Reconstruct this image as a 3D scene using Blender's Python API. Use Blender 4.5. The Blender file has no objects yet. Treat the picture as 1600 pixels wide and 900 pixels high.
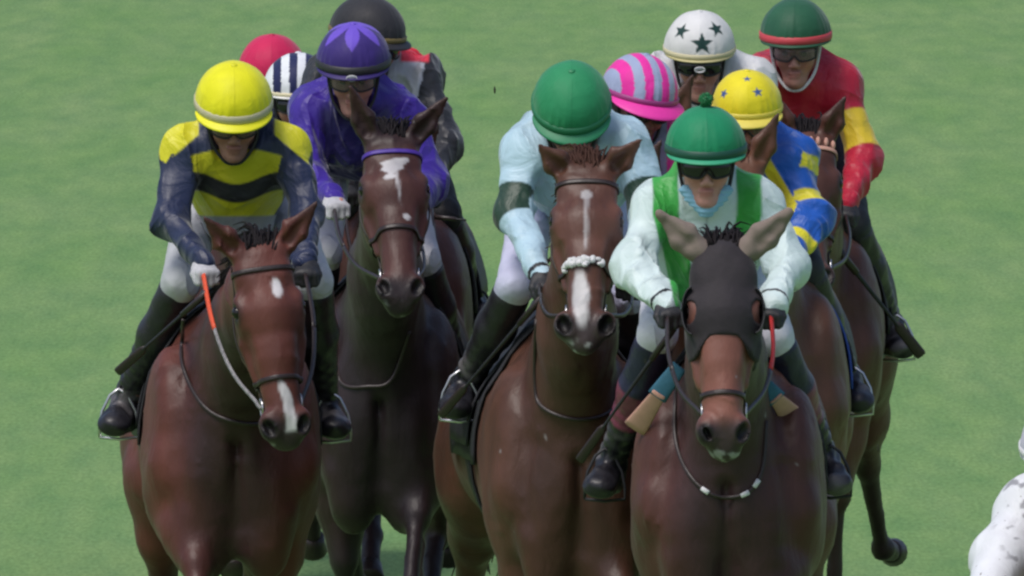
import bpy, math, random
import numpy as np
from mathutils import Vector, Matrix
from mathutils.bvhtree import BVHTree

random.seed(7); np.random.seed(7)
S = bpy.context.scene
COL = S.collection
R = math.radians
# ------------------------------------------------------------------ camera
D, THETA, ZC = 70.0, math.atan(0.0433), 1.66
LENS = 36 * D / (1600 / 510.0)
cam_d = bpy.data.cameras.new('camera'); cam = bpy.data.objects.new('camera', cam_d); COL.objects.link(cam)
cam_d.lens = LENS; cam_d.sensor_width = 36; cam_d.clip_start = 1; cam_d.clip_end = 3000
cam.location = (0, -D, ZC + D * math.tan(THETA)); cam.rotation_euler = (R(90) - THETA, 0, 0)
S.camera = cam
# ------------------------------------------------------------------ sky, sun, exposure
w = bpy.data.worlds.new('World'); S.world = w; w.use_nodes = True
nt = w.node_tree; nt.nodes.clear()
sky = nt.nodes.new('ShaderNodeTexSky'); sky.sky_type = 'NISHITA'; sky.sun_disc = False
SUN_EL, SUN_AZ = R(60), R(222)          # azimuth measured clockwise from +Y: light from the camera side, to the left
sky.sun_elevation = SUN_EL; sky.sun_rotation = SUN_AZ; sky.dust_density = 3.0; sky.air_density = 0.8; sky.ozone_density = 1.0
bg = nt.nodes.new('ShaderNodeBackground'); bg.inputs['Strength'].default_value = 0.12
out = nt.nodes.new('ShaderNodeOutputWorld')
nt.links.new(sky.outputs[0], bg.inputs[0]); nt.links.new(bg.outputs[0], out.inputs[0])
sl = bpy.data.lights.new('sun', 'SUN'); sl.energy = 1.6; sl.angle = R(22); sl.color = (1, .97, .93)
so = bpy.data.objects.new('sun', sl); COL.objects.link(so)
sd = Vector((math.sin(SUN_AZ) * math.cos(SUN_EL), math.cos(SUN_AZ) * math.cos(SUN_EL), math.sin(SUN_EL)))
so.rotation_euler = sd.to_track_quat('Z', 'Y').to_euler(); so.location = (0, 0, 30)
S.view_settings.view_transform = 'Standard'; S.view_settings.look = 'None'
S.view_settings.exposure = 0.1; S.view_settings.gamma = 1
S.cycles.max_bounces = 6
try: S.cycles.filter_width = 2.5
except Exception: pass

# ------------------------------------------------------------------ basic helpers
TH = 18.0 / LENS
def at(px, py, Y):
    f = np.array([0, math.cos(THETA), -math.sin(THETA)]); u = np.array([0, math.sin(THETA), math.cos(THETA)])
    d = f + np.array([1., 0, 0]) * ((px - 800) / 800 * TH) + u * ((450 - py) / 800 * TH)
    c = np.array(cam.location)
    return c + d * ((Y + D) / d[1])
def V3(*a): return np.array(a, float)
def unit(v): v = np.asarray(v, float); return v / (np.linalg.norm(v) + 1e-12)
def lin(r, g, b):
    return tuple(((c / 255 + .055) / 1.055) ** 2.4 if c > 10 else c / 255 / 12.92 for c in (r, g, b))
def smooth(a, b, x):
    t = np.clip((x - a) / (b - a), 0, 1); return t * t * (3 - 2 * t)
def mixc(c0, c1, t):
    return c0 * (1 - t)[:, None] + np.asarray(c1) * t[:, None]

def noise3(p, f, seed=0):
    """cheap smooth pseudo-noise from rotated sines, about -1..1"""
    r = np.random.RandomState(seed); o = 0; a = 1; tot = 0
    q = p * f
    for i in range(5):
        d = r.normal(size=(3, 3)); d /= np.linalg.norm(d, axis=1)[:, None]
        ph = r.uniform(0, 6.28, 3)
        q2 = q @ d.T * (1 + .35 * i) + ph
        o = o + a * np.sin(q2[:, 0] + 1.3 * np.sin(q2[:, 1])) * np.cos(q2[:, 2] * .8)
        tot += a; a *= .8
    return o / tot * 1.6

# ------------------------------------------------------------------ signed distance bodies
class Field:
    def __init__(s, xs, ys, zs):
        s.xs, s.ys, s.zs = [np.asarray(a, np.float32) for a in (xs, ys, zs)]
        s.F = np.full((len(xs), len(ys), len(zs)), .3, np.float32)
    def _reg(s, lo, hi):
        r = []
        for a, l, h in zip((s.xs, s.ys, s.zs), lo, hi):
            i0 = np.searchsorted(a, l); i1 = np.searchsorted(a, h)
            r.append((max(0, i0 - 1), min(len(a), i1 + 1)))
        return r
    def tube(s, a, b, ra, rb, k=.03, up=None, sub=False):
        """ra/rb: (lateral, other) half sizes at a and b; up: direction of the 'other' axis. Tapered, round ends."""
        a = np.asarray(a, float); b = np.asarray(b, float)
        ra = (ra, ra) if np.isscalar(ra) else ra; rb = (rb, rb) if np.isscalar(rb) else rb
        ax = b - a; L = np.linalg.norm(ax)
        if L < 1e-6: ax = np.array([0, 0, 1.]); L = 1e-6
        ax = ax / L
        up = np.array([0, -1., 0]) if up is None else np.asarray(up, float)
        up = up - ax * (up @ ax)
        if np.linalg.norm(up) < 1e-3: up = np.array([1., 0, 0]); up = up - ax * (up @ ax)
        up = unit(up); la = np.cross(up, ax)
        rm = max(*ra, *rb) + k + .012
        lo = np.minimum(a, b) - rm; hi = np.maximum(a, b) + rm
        (i0, i1), (j0, j1), (k0, k1) = s._reg(lo, hi)
        if i1 <= i0 or j1 <= j0 or k1 <= k0: return
        X = s.xs[i0:i1, None, None] - np.float32(a[0]); Y = s.ys[None, j0:j1, None] - np.float32(a[1]); Z = s.zs[None, None, k0:k1] - np.float32(a[2])
        dot = lambda v: X * np.float32(v[0]) + Y * np.float32(v[1]) + Z * np.float32(v[2])
        t = dot(ax); h = np.clip(t / np.float32(L), 0, 1); e = t - h * np.float32(L)
        rl = ra[0] + (rb[0] - ra[0]) * h; ro = ra[1] + (rb[1] - ra[1]) * h
        rl = rl.astype(np.float32); ro = ro.astype(np.float32)
        q = np.sqrt((dot(la) / rl) ** 2 + (dot(up) / ro) ** 2 + (e / np.minimum(rl, ro)) ** 2)
        g = (q - 1) * np.minimum(rl, ro)
        s._mix(g, (i0, i1, j0, j1, k0, k1), k, sub)
    def ell(s, c, r, k=.03, rot=None, sub=False):
        c = np.asarray(c, float); rot = np.eye(3) if rot is None else np.asarray(rot, float)  # rows = local axes
        rm = max(r) + k + .012
        (i0, i1), (j0, j1), (k0, k1) = s._reg(c - rm, c + rm)
        if i1 <= i0 or j1 <= j0 or k1 <= k0: return
        X = s.xs[i0:i1, None, None] - np.float32(c[0]); Y = s.ys[None, j0:j1, None] - np.float32(c[1]); Z = s.zs[None, None, k0:k1] - np.float32(c[2])
        q = 0; q2 = 0
        for v, rr in zip(rot, r):
            dd = X * np.float32(v[0]) + Y * np.float32(v[1]) + Z * np.float32(v[2])
            q = q + (dd / np.float32(rr)) ** 2; q2 = q2 + (dd / np.float32(rr * rr)) ** 2
        q = np.sqrt(q); q2 = np.sqrt(q2) + 1e-6
        g = q * (q - 1) / q2
        s._mix(g, (i0, i1, j0, j1, k0, k1), k, sub)
    def _mix(s, g, b, k, sub):
        i0, i1, j0, j1, k0, k1 = b
        f = s.F[i0:i1, j0:j1, k0:k1]
        if sub:
            h = np.maximum(k - np.abs(f + g), 0) / k
            s.F[i0:i1, j0:j1, k0:k1] = np.maximum(f, -g) + h * h * np.float32(k / 4)
        else:
            h = np.maximum(k - np.abs(f - g), 0) / k
            s.F[i0:i1, j0:j1, k0:k1] = np.minimum(f, g) - h * h * np.float32(k / 4)
    def displace(s, fn, band=.03):
        m = np.abs(s.F) < band
        i, j, k = np.nonzero(m)
        p = np.stack([s.xs[i], s.ys[j], s.zs[k]], 1)
        s.F[m] += fn(p).astype(np.float32)
    def cut(s, fn):
        """F = max(F, fn(p)) near the surface"""
        m = s.F < .04
        i, j, k = np.nonzero(m)
        p = np.stack([s.xs[i], s.ys[j], s.zs[k]], 1)
        s.F[m] = np.maximum(s.F[m], fn(p).astype(np.float32))
    def mesh(s, it=2):
        F = s.F.copy()
        F[0] = F[-1] = .1; F[:, 0] = F[:, -1] = .1; F[:, :, 0] = F[:, :, -1] = .1
        I = F < 0
        nx, ny, nz = F.shape
        c = I[:-1, :-1, :-1].astype(np.int8)
        for dx in (0, 1):
            for dy in (0, 1):
                for dz in (0, 1):
                    if dx or dy or dz: c = c + I[dx:nx - 1 + dx, dy:ny - 1 + dy, dz:nz - 1 + dz]
        act = (c > 0) & (c < 8)
        ci, cj, ck = np.nonzero(act); n = len(ci)
        idx = np.full(act.shape, -1, np.int32); idx[act] = np.arange(n)
        acc = np.zeros((n, 3)); cnt = np.zeros(n)
        ax = (s.xs, s.ys, s.zs)
        for d in range(3):
            o1, o2 = [a for a in range(3) if a != d]
            for p in (0, 1):
                for q in (0, 1):
                    b = [ci, cj, ck]; b = [v.copy() for v in b]
                    b[o1] += p; b[o2] += q
                    e = [v.copy() for v in b]; e[d] += 1
                    f0 = F[tuple(b)]; f1 = F[tuple(e)]
                    m = (f0 < 0) != (f1 < 0)
                    t = np.where(m, f0 / np.where(m, f0 - f1, 1), 0)
                    pt = np.stack([ax[a][b[a]] for a in range(3)], 1).astype(float)
                    pt[:, d] += t * (ax[d][e[d]] - ax[d][b[d]])
                    acc[m] += pt[m]; cnt[m] += 1
        V = acc / cnt[:, None]
        Q = []
        for d in range(3):
            o1, o2 = [(1, 2), (2, 0), (0, 1)][d]
            sl0 = [slice(None)] * 3; sl1 = [slice(None)] * 3
            sl0[d] = slice(0, -1); sl1[d] = slice(1, None)
            A = I[tuple(sl0)]; B = I[tuple(sl1)]
            e = np.array(np.nonzero(A != B))
            ok = (e[o1] > 0) & (e[o2] > 0) & (e[o1] < act.shape[o1]) & (e[o2] < act.shape[o2]) & (e[d] < act.shape[d])
            e = e[:, ok]; ins = A[tuple(e)]
            def id_(a, b):
                v = e.copy(); v[o1] -= a; v[o2] -= b; return idx[tuple(v)]
            q = np.stack([id_(0, 0), id_(1, 0), id_(1, 1), id_(0, 1)], 1)
            q[~ins] = q[~ins][:, ::-1]
            Q.append(q)
        Q = np.concatenate(Q)
        Q = Q[(Q >= 0).all(1)]
        E = np.concatenate([Q[:, [0, 1]], Q[:, [1, 2]], Q[:, [2, 3]], Q[:, [3, 0]]])
        for _ in range(it):
            for lam in (.55, -.5):
                sm = np.zeros_like(V); ct = np.zeros(n)
                for a in range(3): sm[:, a] = np.bincount(E[:, 0], V[E[:, 1], a], n) + np.bincount(E[:, 1], V[E[:, 0], a], n)
                ct = np.bincount(E[:, 0], minlength=n) + np.bincount(E[:, 1], minlength=n)
                V = V + lam * (sm / np.maximum(ct, 1)[:, None] - V)
        return V, Q

def axis(lo, hi, fine, coarse, flo, fhi):
    """coordinates from lo to hi, spacing `fine` inside flo..fhi and `coarse` outside"""
    a = []
    x = lo
    while x < hi:
        a.append(x)
        dist = max(flo - x, x - fhi, 0)
        x += fine + (coarse - fine) * min(1, dist / .06)
    a.append(hi)
    return np.array(a)

# ------------------------------------------------------------------ object helpers
def set_props(o, label=None, cat=None, group=None, kind=None):
    if label: o['label'] = label
    if cat: o['category'] = cat
    if group: o['group'] = group
    if kind: o['kind'] = kind
    return o
def root(name, loc, label, cat, group=None):
    o = bpy.data.objects.new(name, None); o.empty_display_size = .2; o.location = loc; COL.objects.link(o)
    return set_props(o, label, cat, group)
def wloc(o):
    l = Vector((0, 0, 0))
    while o: l += o.location; o = o.parent
    return np.array(l)
def link_mesh(name, V, Fc, mat, parent=None, col=None, flat=False, loc=None):
    """V in world coordinates; stored relative to the parent thing"""
    off = wloc(parent) if parent else (np.zeros(3) if loc is None else np.asarray(loc, float))
    me = bpy.data.meshes.new(name)
    V = np.asarray(V, float) - off
    if isinstance(Fc, np.ndarray):
        me.vertices.add(len(V)); me.vertices.foreach_set('co', V.astype(np.float32).ravel())
        me.loops.add(Fc.size); me.loops.foreach_set('vertex_index', Fc.astype(np.int32).ravel())
        me.polygons.add(len(Fc)); me.polygons.foreach_set('loop_start', np.arange(0, Fc.size, Fc.shape[1], dtype=np.int32))
        me.update(calc_edges=True)
    else:
        me.from_pydata([tuple(v) for v in V], [], Fc); me.update()
    if not flat: me.polygons.foreach_set('use_smooth', np.ones(len(me.polygons), bool))
    if col is not None:
        ca = me.color_attributes.new('Col', 'FLOAT_COLOR', 'POINT')
        c4 = np.ones((len(V), 4), np.float32); c4[:, :3] = col
        ca.data.foreach_set('color', c4.ravel())
    me.materials.append(mat)
    o = bpy.data.objects.new(name, me); COL.objects.link(o)
    if parent: o.parent = parent
    else: o.location = off
    return o
def tube_geo(pts, rad, n=8, flat=1.0, nrm=None):
    pts = np.asarray(pts, float); m = len(pts)
    rad = np.full(m, rad) if np.isscalar(rad) else np.asarray(rad)
    V = []; F = []
    T = np.gradient(pts, axis=0)
    ref = None
    for i in range(m):
        t = unit(T[i])
        if nrm is not None: r0 = np.asarray(nrm[i] if np.ndim(nrm) == 2 else nrm, float)
        else: r0 = ref if ref is not None else (np.array([0, -1., 0]) if abs(t[1]) < .8 else np.array([1., 0, 0]))
        a = unit(r0 - t * (r0 @ t)); ref = a; b = np.cross(t, a)
        for j in range(n):
            th = 2 * math.pi * j / n
            V.append(pts[i] + rad[i] * (math.cos(th) * a * flat + math.sin(th) * b))
    for i in range(m - 1):
        for j in range(n):
            F.append((i * n + j, i * n + (j + 1) % n, (i + 1) * n + (j + 1) % n, (i + 1) * n + j))
    F.append(tuple(range(n))[::-1]); F.append(tuple((m - 1) * n + j for j in range(n)))
    return V, F
def tube(name, pts, rad, mat, parent=None, n=8, flat=1.0, nrm=None):
    V, F = tube_geo(pts, rad, n, flat, nrm)
    return link_mesh(name, V, F, mat, parent)
def multi(name, geos, mat, parent=None, col=None):
    V = []; F = []
    for v, f in geos:
        o = len(V); V += list(v); F += [tuple(i + o for i in q) for q in f]
    return link_mesh(name, V, F, mat, parent, col)
def spline(P, n=24):
    P = np.asarray(P, float); Q = np.vstack([2 * P[0] - P[1], P, 2 * P[-1] - P[-2]]); o = []
    k = len(P) - 1
    for i in range(n + 1):
        u = i / n * k; j = min(int(u), k - 1); t = u - j
        p0, p1, p2, p3 = Q[j:j + 4]
        o.append(.5 * ((2 * p1) + (-p0 + p2) * t + (2 * p0 - 5 * p1 + 4 * p2 - p3) * t * t + (-p0 + 3 * p1 - 3 * p2 + p3) * t ** 3))
    return np.array(o)
def sphere_geo(c, r, nu=16, nv=10, ax=None):
    ax = np.eye(3) if ax is None else ax
    r = (r, r, r) if np.isscalar(r) else r
    V = []; F = []
    for i in range(nv + 1):
        ph = math.pi * i / nv
        for j in range(nu):
            th = 2 * math.pi * j / nu
            V.append(c + ax[0] * r[0] * math.sin(ph) * math.cos(th) + ax[1] * r[1] * math.sin(ph) * math.sin(th) + ax[2] * r[2] * math.cos(ph))
    for i in range(nv):
        for j in range(nu):
            F.append((i * nu + j, i * nu + (j + 1) % nu, (i + 1) * nu + (j + 1) % nu, (i + 1) * nu + j)[::-1])
    return V, F
def wrap_band(name, bvh, center, a, b, ax, rmax, th0, th1, width, thick, mat, parent, n=40, lift=.002, offs=None):
    """flat strap that hugs a surface: rays shot inwards from all round `center` in plane a/b; width along ax"""
    off = wloc(parent); V = []; F = []; ok = 0
    for i in range(n + 1):
        th = th0 + (th1 - th0) * i / n
        d = math.cos(th) * a + math.sin(th) * b
        row = []
        for k, s_ in enumerate((-1, -.33, .33, 1)):
            c = center + ax * (width / 2 * s_) + (ax * offs(th) if offs else 0)
            h, nn, _, _ = bvh.ray_cast(Vector(c + d * rmax), Vector(-d), rmax)
            if h is None: p = c + d * (rmax * .5)
            else: p = np.array(h)
            row.append(p)
        # keep the strap flat across
        m = max(np.dot(p - center, d) for p in row)
        row = [p + d * ((m - np.dot(p - center, d)) * .6 + lift) for p in row]
        V += row + [p + d * thick for p in row]
    N = n + 1
    for i in range(n):
        o = i * 8; q = o + 8
        for k in range(3):
            F.append((o + k, o + k + 1, q + k + 1, q + k)); F.append((o + 4 + k, q + 4 + k, q + 5 + k, o + 5 + k))
        F.append((o, q, q + 4, o + 4)); F.append((o + 3, o + 7, q + 7, q + 3))
    return link_mesh(name, V, F, mat, parent)

# ------------------------------------------------------------------ materials
def principled(name):
    m = bpy.data.materials.new(name); m.use_nodes = True
    return m, m.node_tree, m.node_tree.nodes['Principled BSDF']
def mat_plain(name, col, rough=.5, metal=0, spec=.5, bump=0, bscale=60, var=.12, sheen=0, coat=0):
    m, t, p = principled(name)
    p.inputs['Roughness'].default_value = rough; p.inputs['Metallic'].default_value = metal
    p.inputs['Specular IOR Level'].default_value = spec
    tc = t.nodes.new('ShaderNodeTexCoord')
    n = t.nodes.new('ShaderNodeTexNoise'); n.inputs['Scale'].default_value = bscale; n.inputs['Detail'].default_value = 4
    t.links.new(tc.outputs['Object'], n.inputs['Vector'])
    mx = t.nodes.new('ShaderNodeMix'); mx.data_type = 'RGBA'
    mx.inputs[6].default_value = (*[c * (1 - var) for c in col], 1); mx.inputs[7].default_value = (*[min(1, c * (1 + var)) for c in col], 1)
    t.links.new(n.outputs[0], mx.inputs[0]); t.links.new(mx.outputs[2], p.inputs['Base Color'])
    if sheen: p.inputs['Sheen Weight'].default_value = sheen
    if coat: p.inputs['Coat Weight'].default_value = coat
    if bump:
        b = t.nodes.new('ShaderNodeBump'); b.inputs['Strength'].default_value = bump; b.inputs['Distance'].default_value = .004
        t.links.new(n.outputs[0], b.inputs['Height']); t.links.new(b.outputs[0], p.inputs['Normal'])
    return m
def mat_col(name, rough=.5, spec=.5, scales=((14, .5, .006),), var=.15, vscale=9, sheen=0, rvar=.1, stretch=(1, 1, 1), distort=0, mud=0, ridged=None):
    """base colour from the object's own colour attribute with procedural variation and layered bumps"""
    m, t, p = principled(name)
    p.inputs['Specular IOR Level'].default_value = spec
    if sheen: p.inputs['Sheen Weight'].default_value = sheen; p.inputs['Sheen Roughness'].default_value = .4
    at_ = t.nodes.new('ShaderNodeAttribute'); at_.attribute_name = 'Col'
    tc = t.nodes.new('ShaderNodeTexCoord'); mp = t.nodes.new('ShaderNodeMapping'); mp.inputs['Scale'].default_value = stretch
    t.links.new(tc.outputs['Object'], mp.inputs['Vector'])
    n = t.nodes.new('ShaderNodeTexNoise'); n.inputs['Scale'].default_value = vscale; n.inputs['Detail'].default_value = 5
    t.links.new(mp.outputs[0], n.inputs['Vector'])
    mr = t.nodes.new('ShaderNodeMapRange'); mr.inputs[1].default_value = .3; mr.inputs[2].default_value = .7
    mr.inputs[3].default_value = 1 - var; mr.inputs[4].default_value = 1 + var
    t.links.new(n.outputs[0], mr.inputs[0])
    mul = t.nodes.new('ShaderNodeVectorMath'); mul.operation = 'SCALE'
    t.links.new(at_.outputs['Color'], mul.inputs[0]); t.links.new(mr.outputs[0], mul.inputs['Scale'])
    last = mul.outputs[0]
    if mud:
        vo = t.nodes.new('ShaderNodeTexNoise'); vo.inputs['Scale'].default_value = 55; vo.inputs['Detail'].default_value = 2
        t.links.new(tc.outputs['Object'], vo.inputs['Vector'])
        cr = t.nodes.new('ShaderNodeMapRange'); cr.inputs[1].default_value = .68; cr.inputs[2].default_value = .74; cr.inputs[3].default_value = 0; cr.inputs[4].default_value = mud
        t.links.new(vo.outputs[0], cr.inputs[0])
        mx = t.nodes.new('ShaderNodeMix'); mx.data_type = 'RGBA'; mx.inputs[7].default_value = (.09, .07, .05, 1)
        t.links.new(cr.outputs[0], mx.inputs[0]); t.links.new(last, mx.inputs[6]); last = mx.outputs[2]
    t.links.new(last, p.inputs['Base Color'])
    mr2 = t.nodes.new('ShaderNodeMapRange'); mr2.inputs[3].default_value = rough - rvar; mr2.inputs[4].default_value = rough + rvar
    t.links.new(n.outputs[0], mr2.inputs[0]); t.links.new(mr2.outputs[0], p.inputs['Roughness'])
    prev = None
    for sc, st, dist in scales:
        b = t.nodes.new('ShaderNodeBump'); b.inputs['Strength'].default_value = st; b.inputs['Distance'].default_value = dist
        nn = t.nodes.new('ShaderNodeTexNoise'); nn.inputs['Scale'].default_value = sc; nn.inputs['Detail'].default_value = 3; nn.inputs['Distortion'].default_value = distort
        t.links.new(mp.outputs[0], nn.inputs['Vector']); t.links.new(nn.outputs[0], b.inputs['Height'])
        if prev: t.links.new(prev, b.inputs['Normal'])
        prev = b.outputs[0]
    if ridged:
        sc, st, dist = ridged
        mp2 = t.nodes.new('ShaderNodeMapping'); mp2.inputs['Scale'].default_value = (1, 1, .55); mp2.inputs['Rotation'].default_value = (.3, .5, .2)
        t.links.new(tc.outputs['Object'], mp2.inputs['Vector'])
        nn = t.nodes.new('ShaderNodeTexNoise'); nn.noise_type = 'RIDGED_MULTIFRACTAL'; nn.normalize = True
        nn.inputs['Scale'].default_value = sc; nn.inputs['Detail'].default_value = 2.5; nn.inputs['Distortion'].default_value = 1.3
        nn.inputs['Offset'].default_value = .9; nn.inputs['Gain'].default_value = 1.2
        t.links.new(mp2.outputs[0], nn.inputs['Vector'])
        b = t.nodes.new('ShaderNodeBump'); b.inputs['Strength'].default_value = st; b.inputs['Distance'].default_value = dist
        t.links.new(nn.outputs[0], b.inputs['Height']); t.links.new(prev, b.inputs['Normal']); prev = b.outputs[0]
    t.links.new(prev, p.inputs['Normal'])
    return m
M = {}
M['coat'] = mat_col('horse_coat', .46, .36, ((9, .35, .02), (38, .35, .005), (210, .4, .002)), var=.32, vscale=6, stretch=(1, 1, .45), rvar=.14, sheen=.03, distort=.7)
M['silk'] = mat_col('silk', .45, .45, ((6, .5, .024), (22, .2, .006), (300, .12, .001)), var=.06, vscale=8, sheen=.25, distort=2.4, ridged=(4.2, .65, .022))
M['silk_mud'] = mat_col('muddy_silk', .55, .4, ((7, .5, .02), (300, .12, .001)), var=.06, vscale=14, sheen=.15, distort=1.6, mud=.75)
M['cloth'] = mat_col('breeches_cloth', .6, .3, ((20, .45, .008), (70, .3, .003)), var=.08, vscale=20, distort=.8, ridged=(8, .6, .012))
M['boot'] = mat_col('boot_leather', .38, .5, ((22, .5, .007), (90, .3, .002)), var=.25, vscale=18, distort=.6, mud=.35)
M['skin'] = mat_col('skin', .5, .4, ((60, .2, .002),), var=.08, vscale=25)
M['cap'] = mat_col('cap_cloth', .6, .3, ((14, .4, .009), (90, .25, .0015)), var=.07, vscale=16, sheen=.25, distort=1.5)
M['hair'] = mat_plain('mane_hair', (.013, .010, .012), .7, spec=.2, bscale=40, var=.4)
M['hair_red'] = mat_plain('chestnut_mane_hair', (.060, .027, .019), .7, spec=.2, bscale=40, var=.4)
M['leather'] = mat_plain('dark_leather', (.028, .018, .018), .4, bscale=80, var=.3, bump=.3)
M['black'] = mat_plain('black_webbing', (.018, .018, .022), .55, bscale=90, var=.3, bump=.3)
M['eye'] = mat_plain('horse_eye', (.006, .004, .004), .08, var=.1)
M['lens'] = mat_plain('dark_lens', (.012, .012, .016), .12, spec=.6, var=.1, bscale=5)
M['lens_clear'] = mat_plain('smoked_lens', (.20, .16, .155), .12, spec=.7, var=.3, bscale=16)
M['lens_clear'].node_tree.nodes['Principled BSDF'].inputs['Alpha'].default_value = .38
M['steel'] = mat_plain('bit_steel', (.6, .6, .62), .3, metal=1, var=.1)
M['purple'] = mat_plain('purple_webbing', lin(72, 44, 150), .5, bump=.2)
M['orange'] = mat_plain('orange_rubber', lin(225, 85, 50), .5, bump=.3)
M['braid'] = mat_plain('grey_braided_rein', (.25, .24, .25), .6, bump=.6, bscale=45, var=.9)
M['white'] = mat_plain('white_webbing', (.7, .7, .72), .6, bump=.3, var=.2)
M['tan'] = mat_plain('tan_chamois', lin(196, 150, 134), .85, bump=.4, var=.15, bscale=30)
M['teal'] = mat_plain('teal_cloth', lin(52, 104, 128), .8, bump=.4, var=.15)
M['red'] = mat_plain('red_webbing', lin(205, 50, 45), .5, bump=.3)
M['blue'] = mat_plain('blue_cloth', lin(50, 80, 170), .6, bump=.3)
M['hood'] = mat_plain('hood_cloth', (.018, .013, .018), .75, bump=.5, bscale=45, var=.35, sheen=.1)
M['earcover'] = mat_plain('grey_ear_cloth', lin(132, 118, 110), .85, bump=.4, bscale=50, var=.12)
M['glove_black'] = mat_plain('black_glove', (.02, .02, .024), .55, bump=.4, bscale=90, var=.2)
M['glove_white'] = mat_plain('white_glove', (.5, .5, .53), .6, bump=.4, bscale=60, var=.3)
M['mask'] = mat_plain('blue_face_mask', lin(140, 190, 215), .8, bump=.3, bscale=40)
M['clod'] = mat_plain('turf_soil', (.03, .035, .018), .9, bump=.5, bscale=50, var=.4)

# ------------------------------------------------------------------ the setting
def ground_mat():
    m, t, p = principled('turf')
    tc = t.nodes.new('ShaderNodeTexCoord')
    def noise(sc, stretch, det=5, rough=.6):
        mp = t.nodes.new('ShaderNodeMapping'); mp.inputs['Scale'].default_value = stretch
        t.links.new(tc.outputs['Object'], mp.inputs['Vector'])
        n = t.nodes.new('ShaderNodeTexNoise'); n.inputs['Scale'].default_value = sc; n.inputs['Detail'].default_value = det; n.inputs['Roughness'].default_value = rough
        t.links.new(mp.outputs[0], n.inputs['Vector']); return n.outputs[0]
    def ramp(x, lo, hi, c0, c1):
        r = t.nodes.new('ShaderNodeMapRange'); r.inputs[1].default_value = lo; r.inputs[2].default_value = hi
        t.links.new(x, r.inputs[0])
        mx = t.nodes.new('ShaderNodeMix'); mx.data_type = 'RGBA'
        for i, c in ((6, c0), (7, c1)):
            if isinstance(c, tuple): mx.inputs[i].default_value = (*c, 1)
            else: t.links.new(c, mx.inputs[i])
        t.links.new(r.outputs[0], mx.inputs[0]); return mx.outputs[2]
    base = ramp(noise(1.7, (1, .08, 1), 4), .3, .7, (.160, .300, .098), (.198, .318, .126))
    f = noise(5, (1, .10, 1), 5, .65)
    tint = ramp(f, .3, .72, (.78, .86, .88), (1.22, 1.12, 1.10))
    mul = t.nodes.new('ShaderNodeMix'); mul.data_type = 'RGBA'; mul.blend_type = 'MULTIPLY'; mul.inputs[0].default_value = 1
    t.links.new(base, mul.inputs[6]); t.links.new(tint, mul.inputs[7])
    g = noise(60, (1, .12, 1), 3)
    t2 = ramp(g, .3, .7, (.78, .82, .78), (1.2, 1.17, 1.2))
    mul2 = t.nodes.new('ShaderNodeMix'); mul2.data_type = 'RGBA'; mul2.blend_type = 'MULTIPLY'; mul2.inputs[0].default_value = 1
    t.links.new(mul.outputs[2], mul2.inputs[6]); t.links.new(t2, mul2.inputs[7])
    t.links.new(mul2.outputs[2], p.inputs['Base Color'])
    p.inputs['Roughness'].default_value = .9; p.inputs['Specular IOR Level'].default_value = .15
    b = t.nodes.new('ShaderNodeBump'); b.inputs['Strength'].default_value = .5; b.inputs['Distance'].default_value = .03
    t.links.new(f, b.inputs['Height']); t.links.new(b.outputs[0], p.inputs['Normal'])
    return m
def sheet(name, x0, x1, y0, y1, z, mat):
    V = [(x0, y0, z), (x1, y0, z), (x1, y1, z), (x0, y1, z)]
    o = link_mesh(name, V, [(0, 1, 2, 3)], mat); o['kind'] = 'structure'; return o
GM = ground_mat()
sheet('ground', -1500, 1500, -300, 2500, 0, GM)

# ------------------------------------------------------------------ horse
def head_prims(F, fr, g=0.0, muz=1.0, mouth=0):
    """fr = (origin at poll, axis a to muzzle, lateral u, front v, scale)"""
    P, a, u, v, h = fr
    W = 1.14
    def q(s, x, y): return P + a * (s * .65 * h) + u * (x * h * W) + v * (y * h)
    G = lambda *r: (r[0] * h * W + g,) + tuple(x * h + g for x in r[1:])
    T = lambda p0, p1, r0, r1, k=.02: F.tube(p0, p1, G(*r0), G(*r1), k, up=v)
    rot = np.array([u, a, v])
    T(q(.02, 0, -.055), q(.30, 0, -.045), (.075, .075), (.098, .088), .03)          # cranium
    T(q(.30, 0, -.045), q(.52, 0, -.05), (.098, .088), (.074, .072), .03)
    T(q(.50, 0, -.045), q(.84, 0, -.050), (.062, .066), (.050, .054), .03)          # nasal bridge
    for s in (-1, 1):
        F.ell(q(.265, s * .080, -.022), G(.030, .050, .034), .018, rot)              # orbit ridge
        F.ell(q(.10, s * .05, -.02), G(.035, .06, .035), .03, rot)                  # temple
        F.ell(q(.37, s * .058, -.135), G(.042, .120, .098), .035, rot)              # jowl
        T(q(.44, s * .082, -.075), q(.64, s * .060, -.075), (.018, .018), (.011, .012), .018)   # facial crest
        T(q(.45, s * .035, -.150), q(.84, s * .022, -.115), (.032, .045), (.026, .030), .03)   # lower jaw
        F.ell(q(.895, s * .047 * muz, -.032), G(.030 * muz, .050, .036 * muz), .018, rot)             # nostril rim
    F.ell(q(.91, 0, -.062), G(.052 * muz, .062, .044), .03, rot)
    F.ell(q(.965, 0, -.075), G(.044, .040, .036), .025, rot)                        # upper lip
    F.ell(q(.935 + mouth * .6, 0, -.125 - mouth), G(.034, .038, .028), .02, rot)    # chin
    if g == 0:
        for s in (-1, 1):
            F.ell(q(.915, s * .052 * muz, -.006), (.018 * h * muz, .034 * h, .024 * h * muz), .010, np.array([unit(u + s * a * .45), unit(a - s * u * .45), v]), sub=True)
            F.ell(q(.285, s * .106, -.020), (.016 * h, .024 * h, .018 * h), .010, rot, sub=True)
            F.ell(q(.19, s * .075, .036), (.022 * h, .034 * h, .022 * h), .025, rot, sub=True)
            F.ell(q(.55, s * .085, -.025), (.02 * h, .07 * h, .03 * h), .04, rot, sub=True)
    return q
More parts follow.
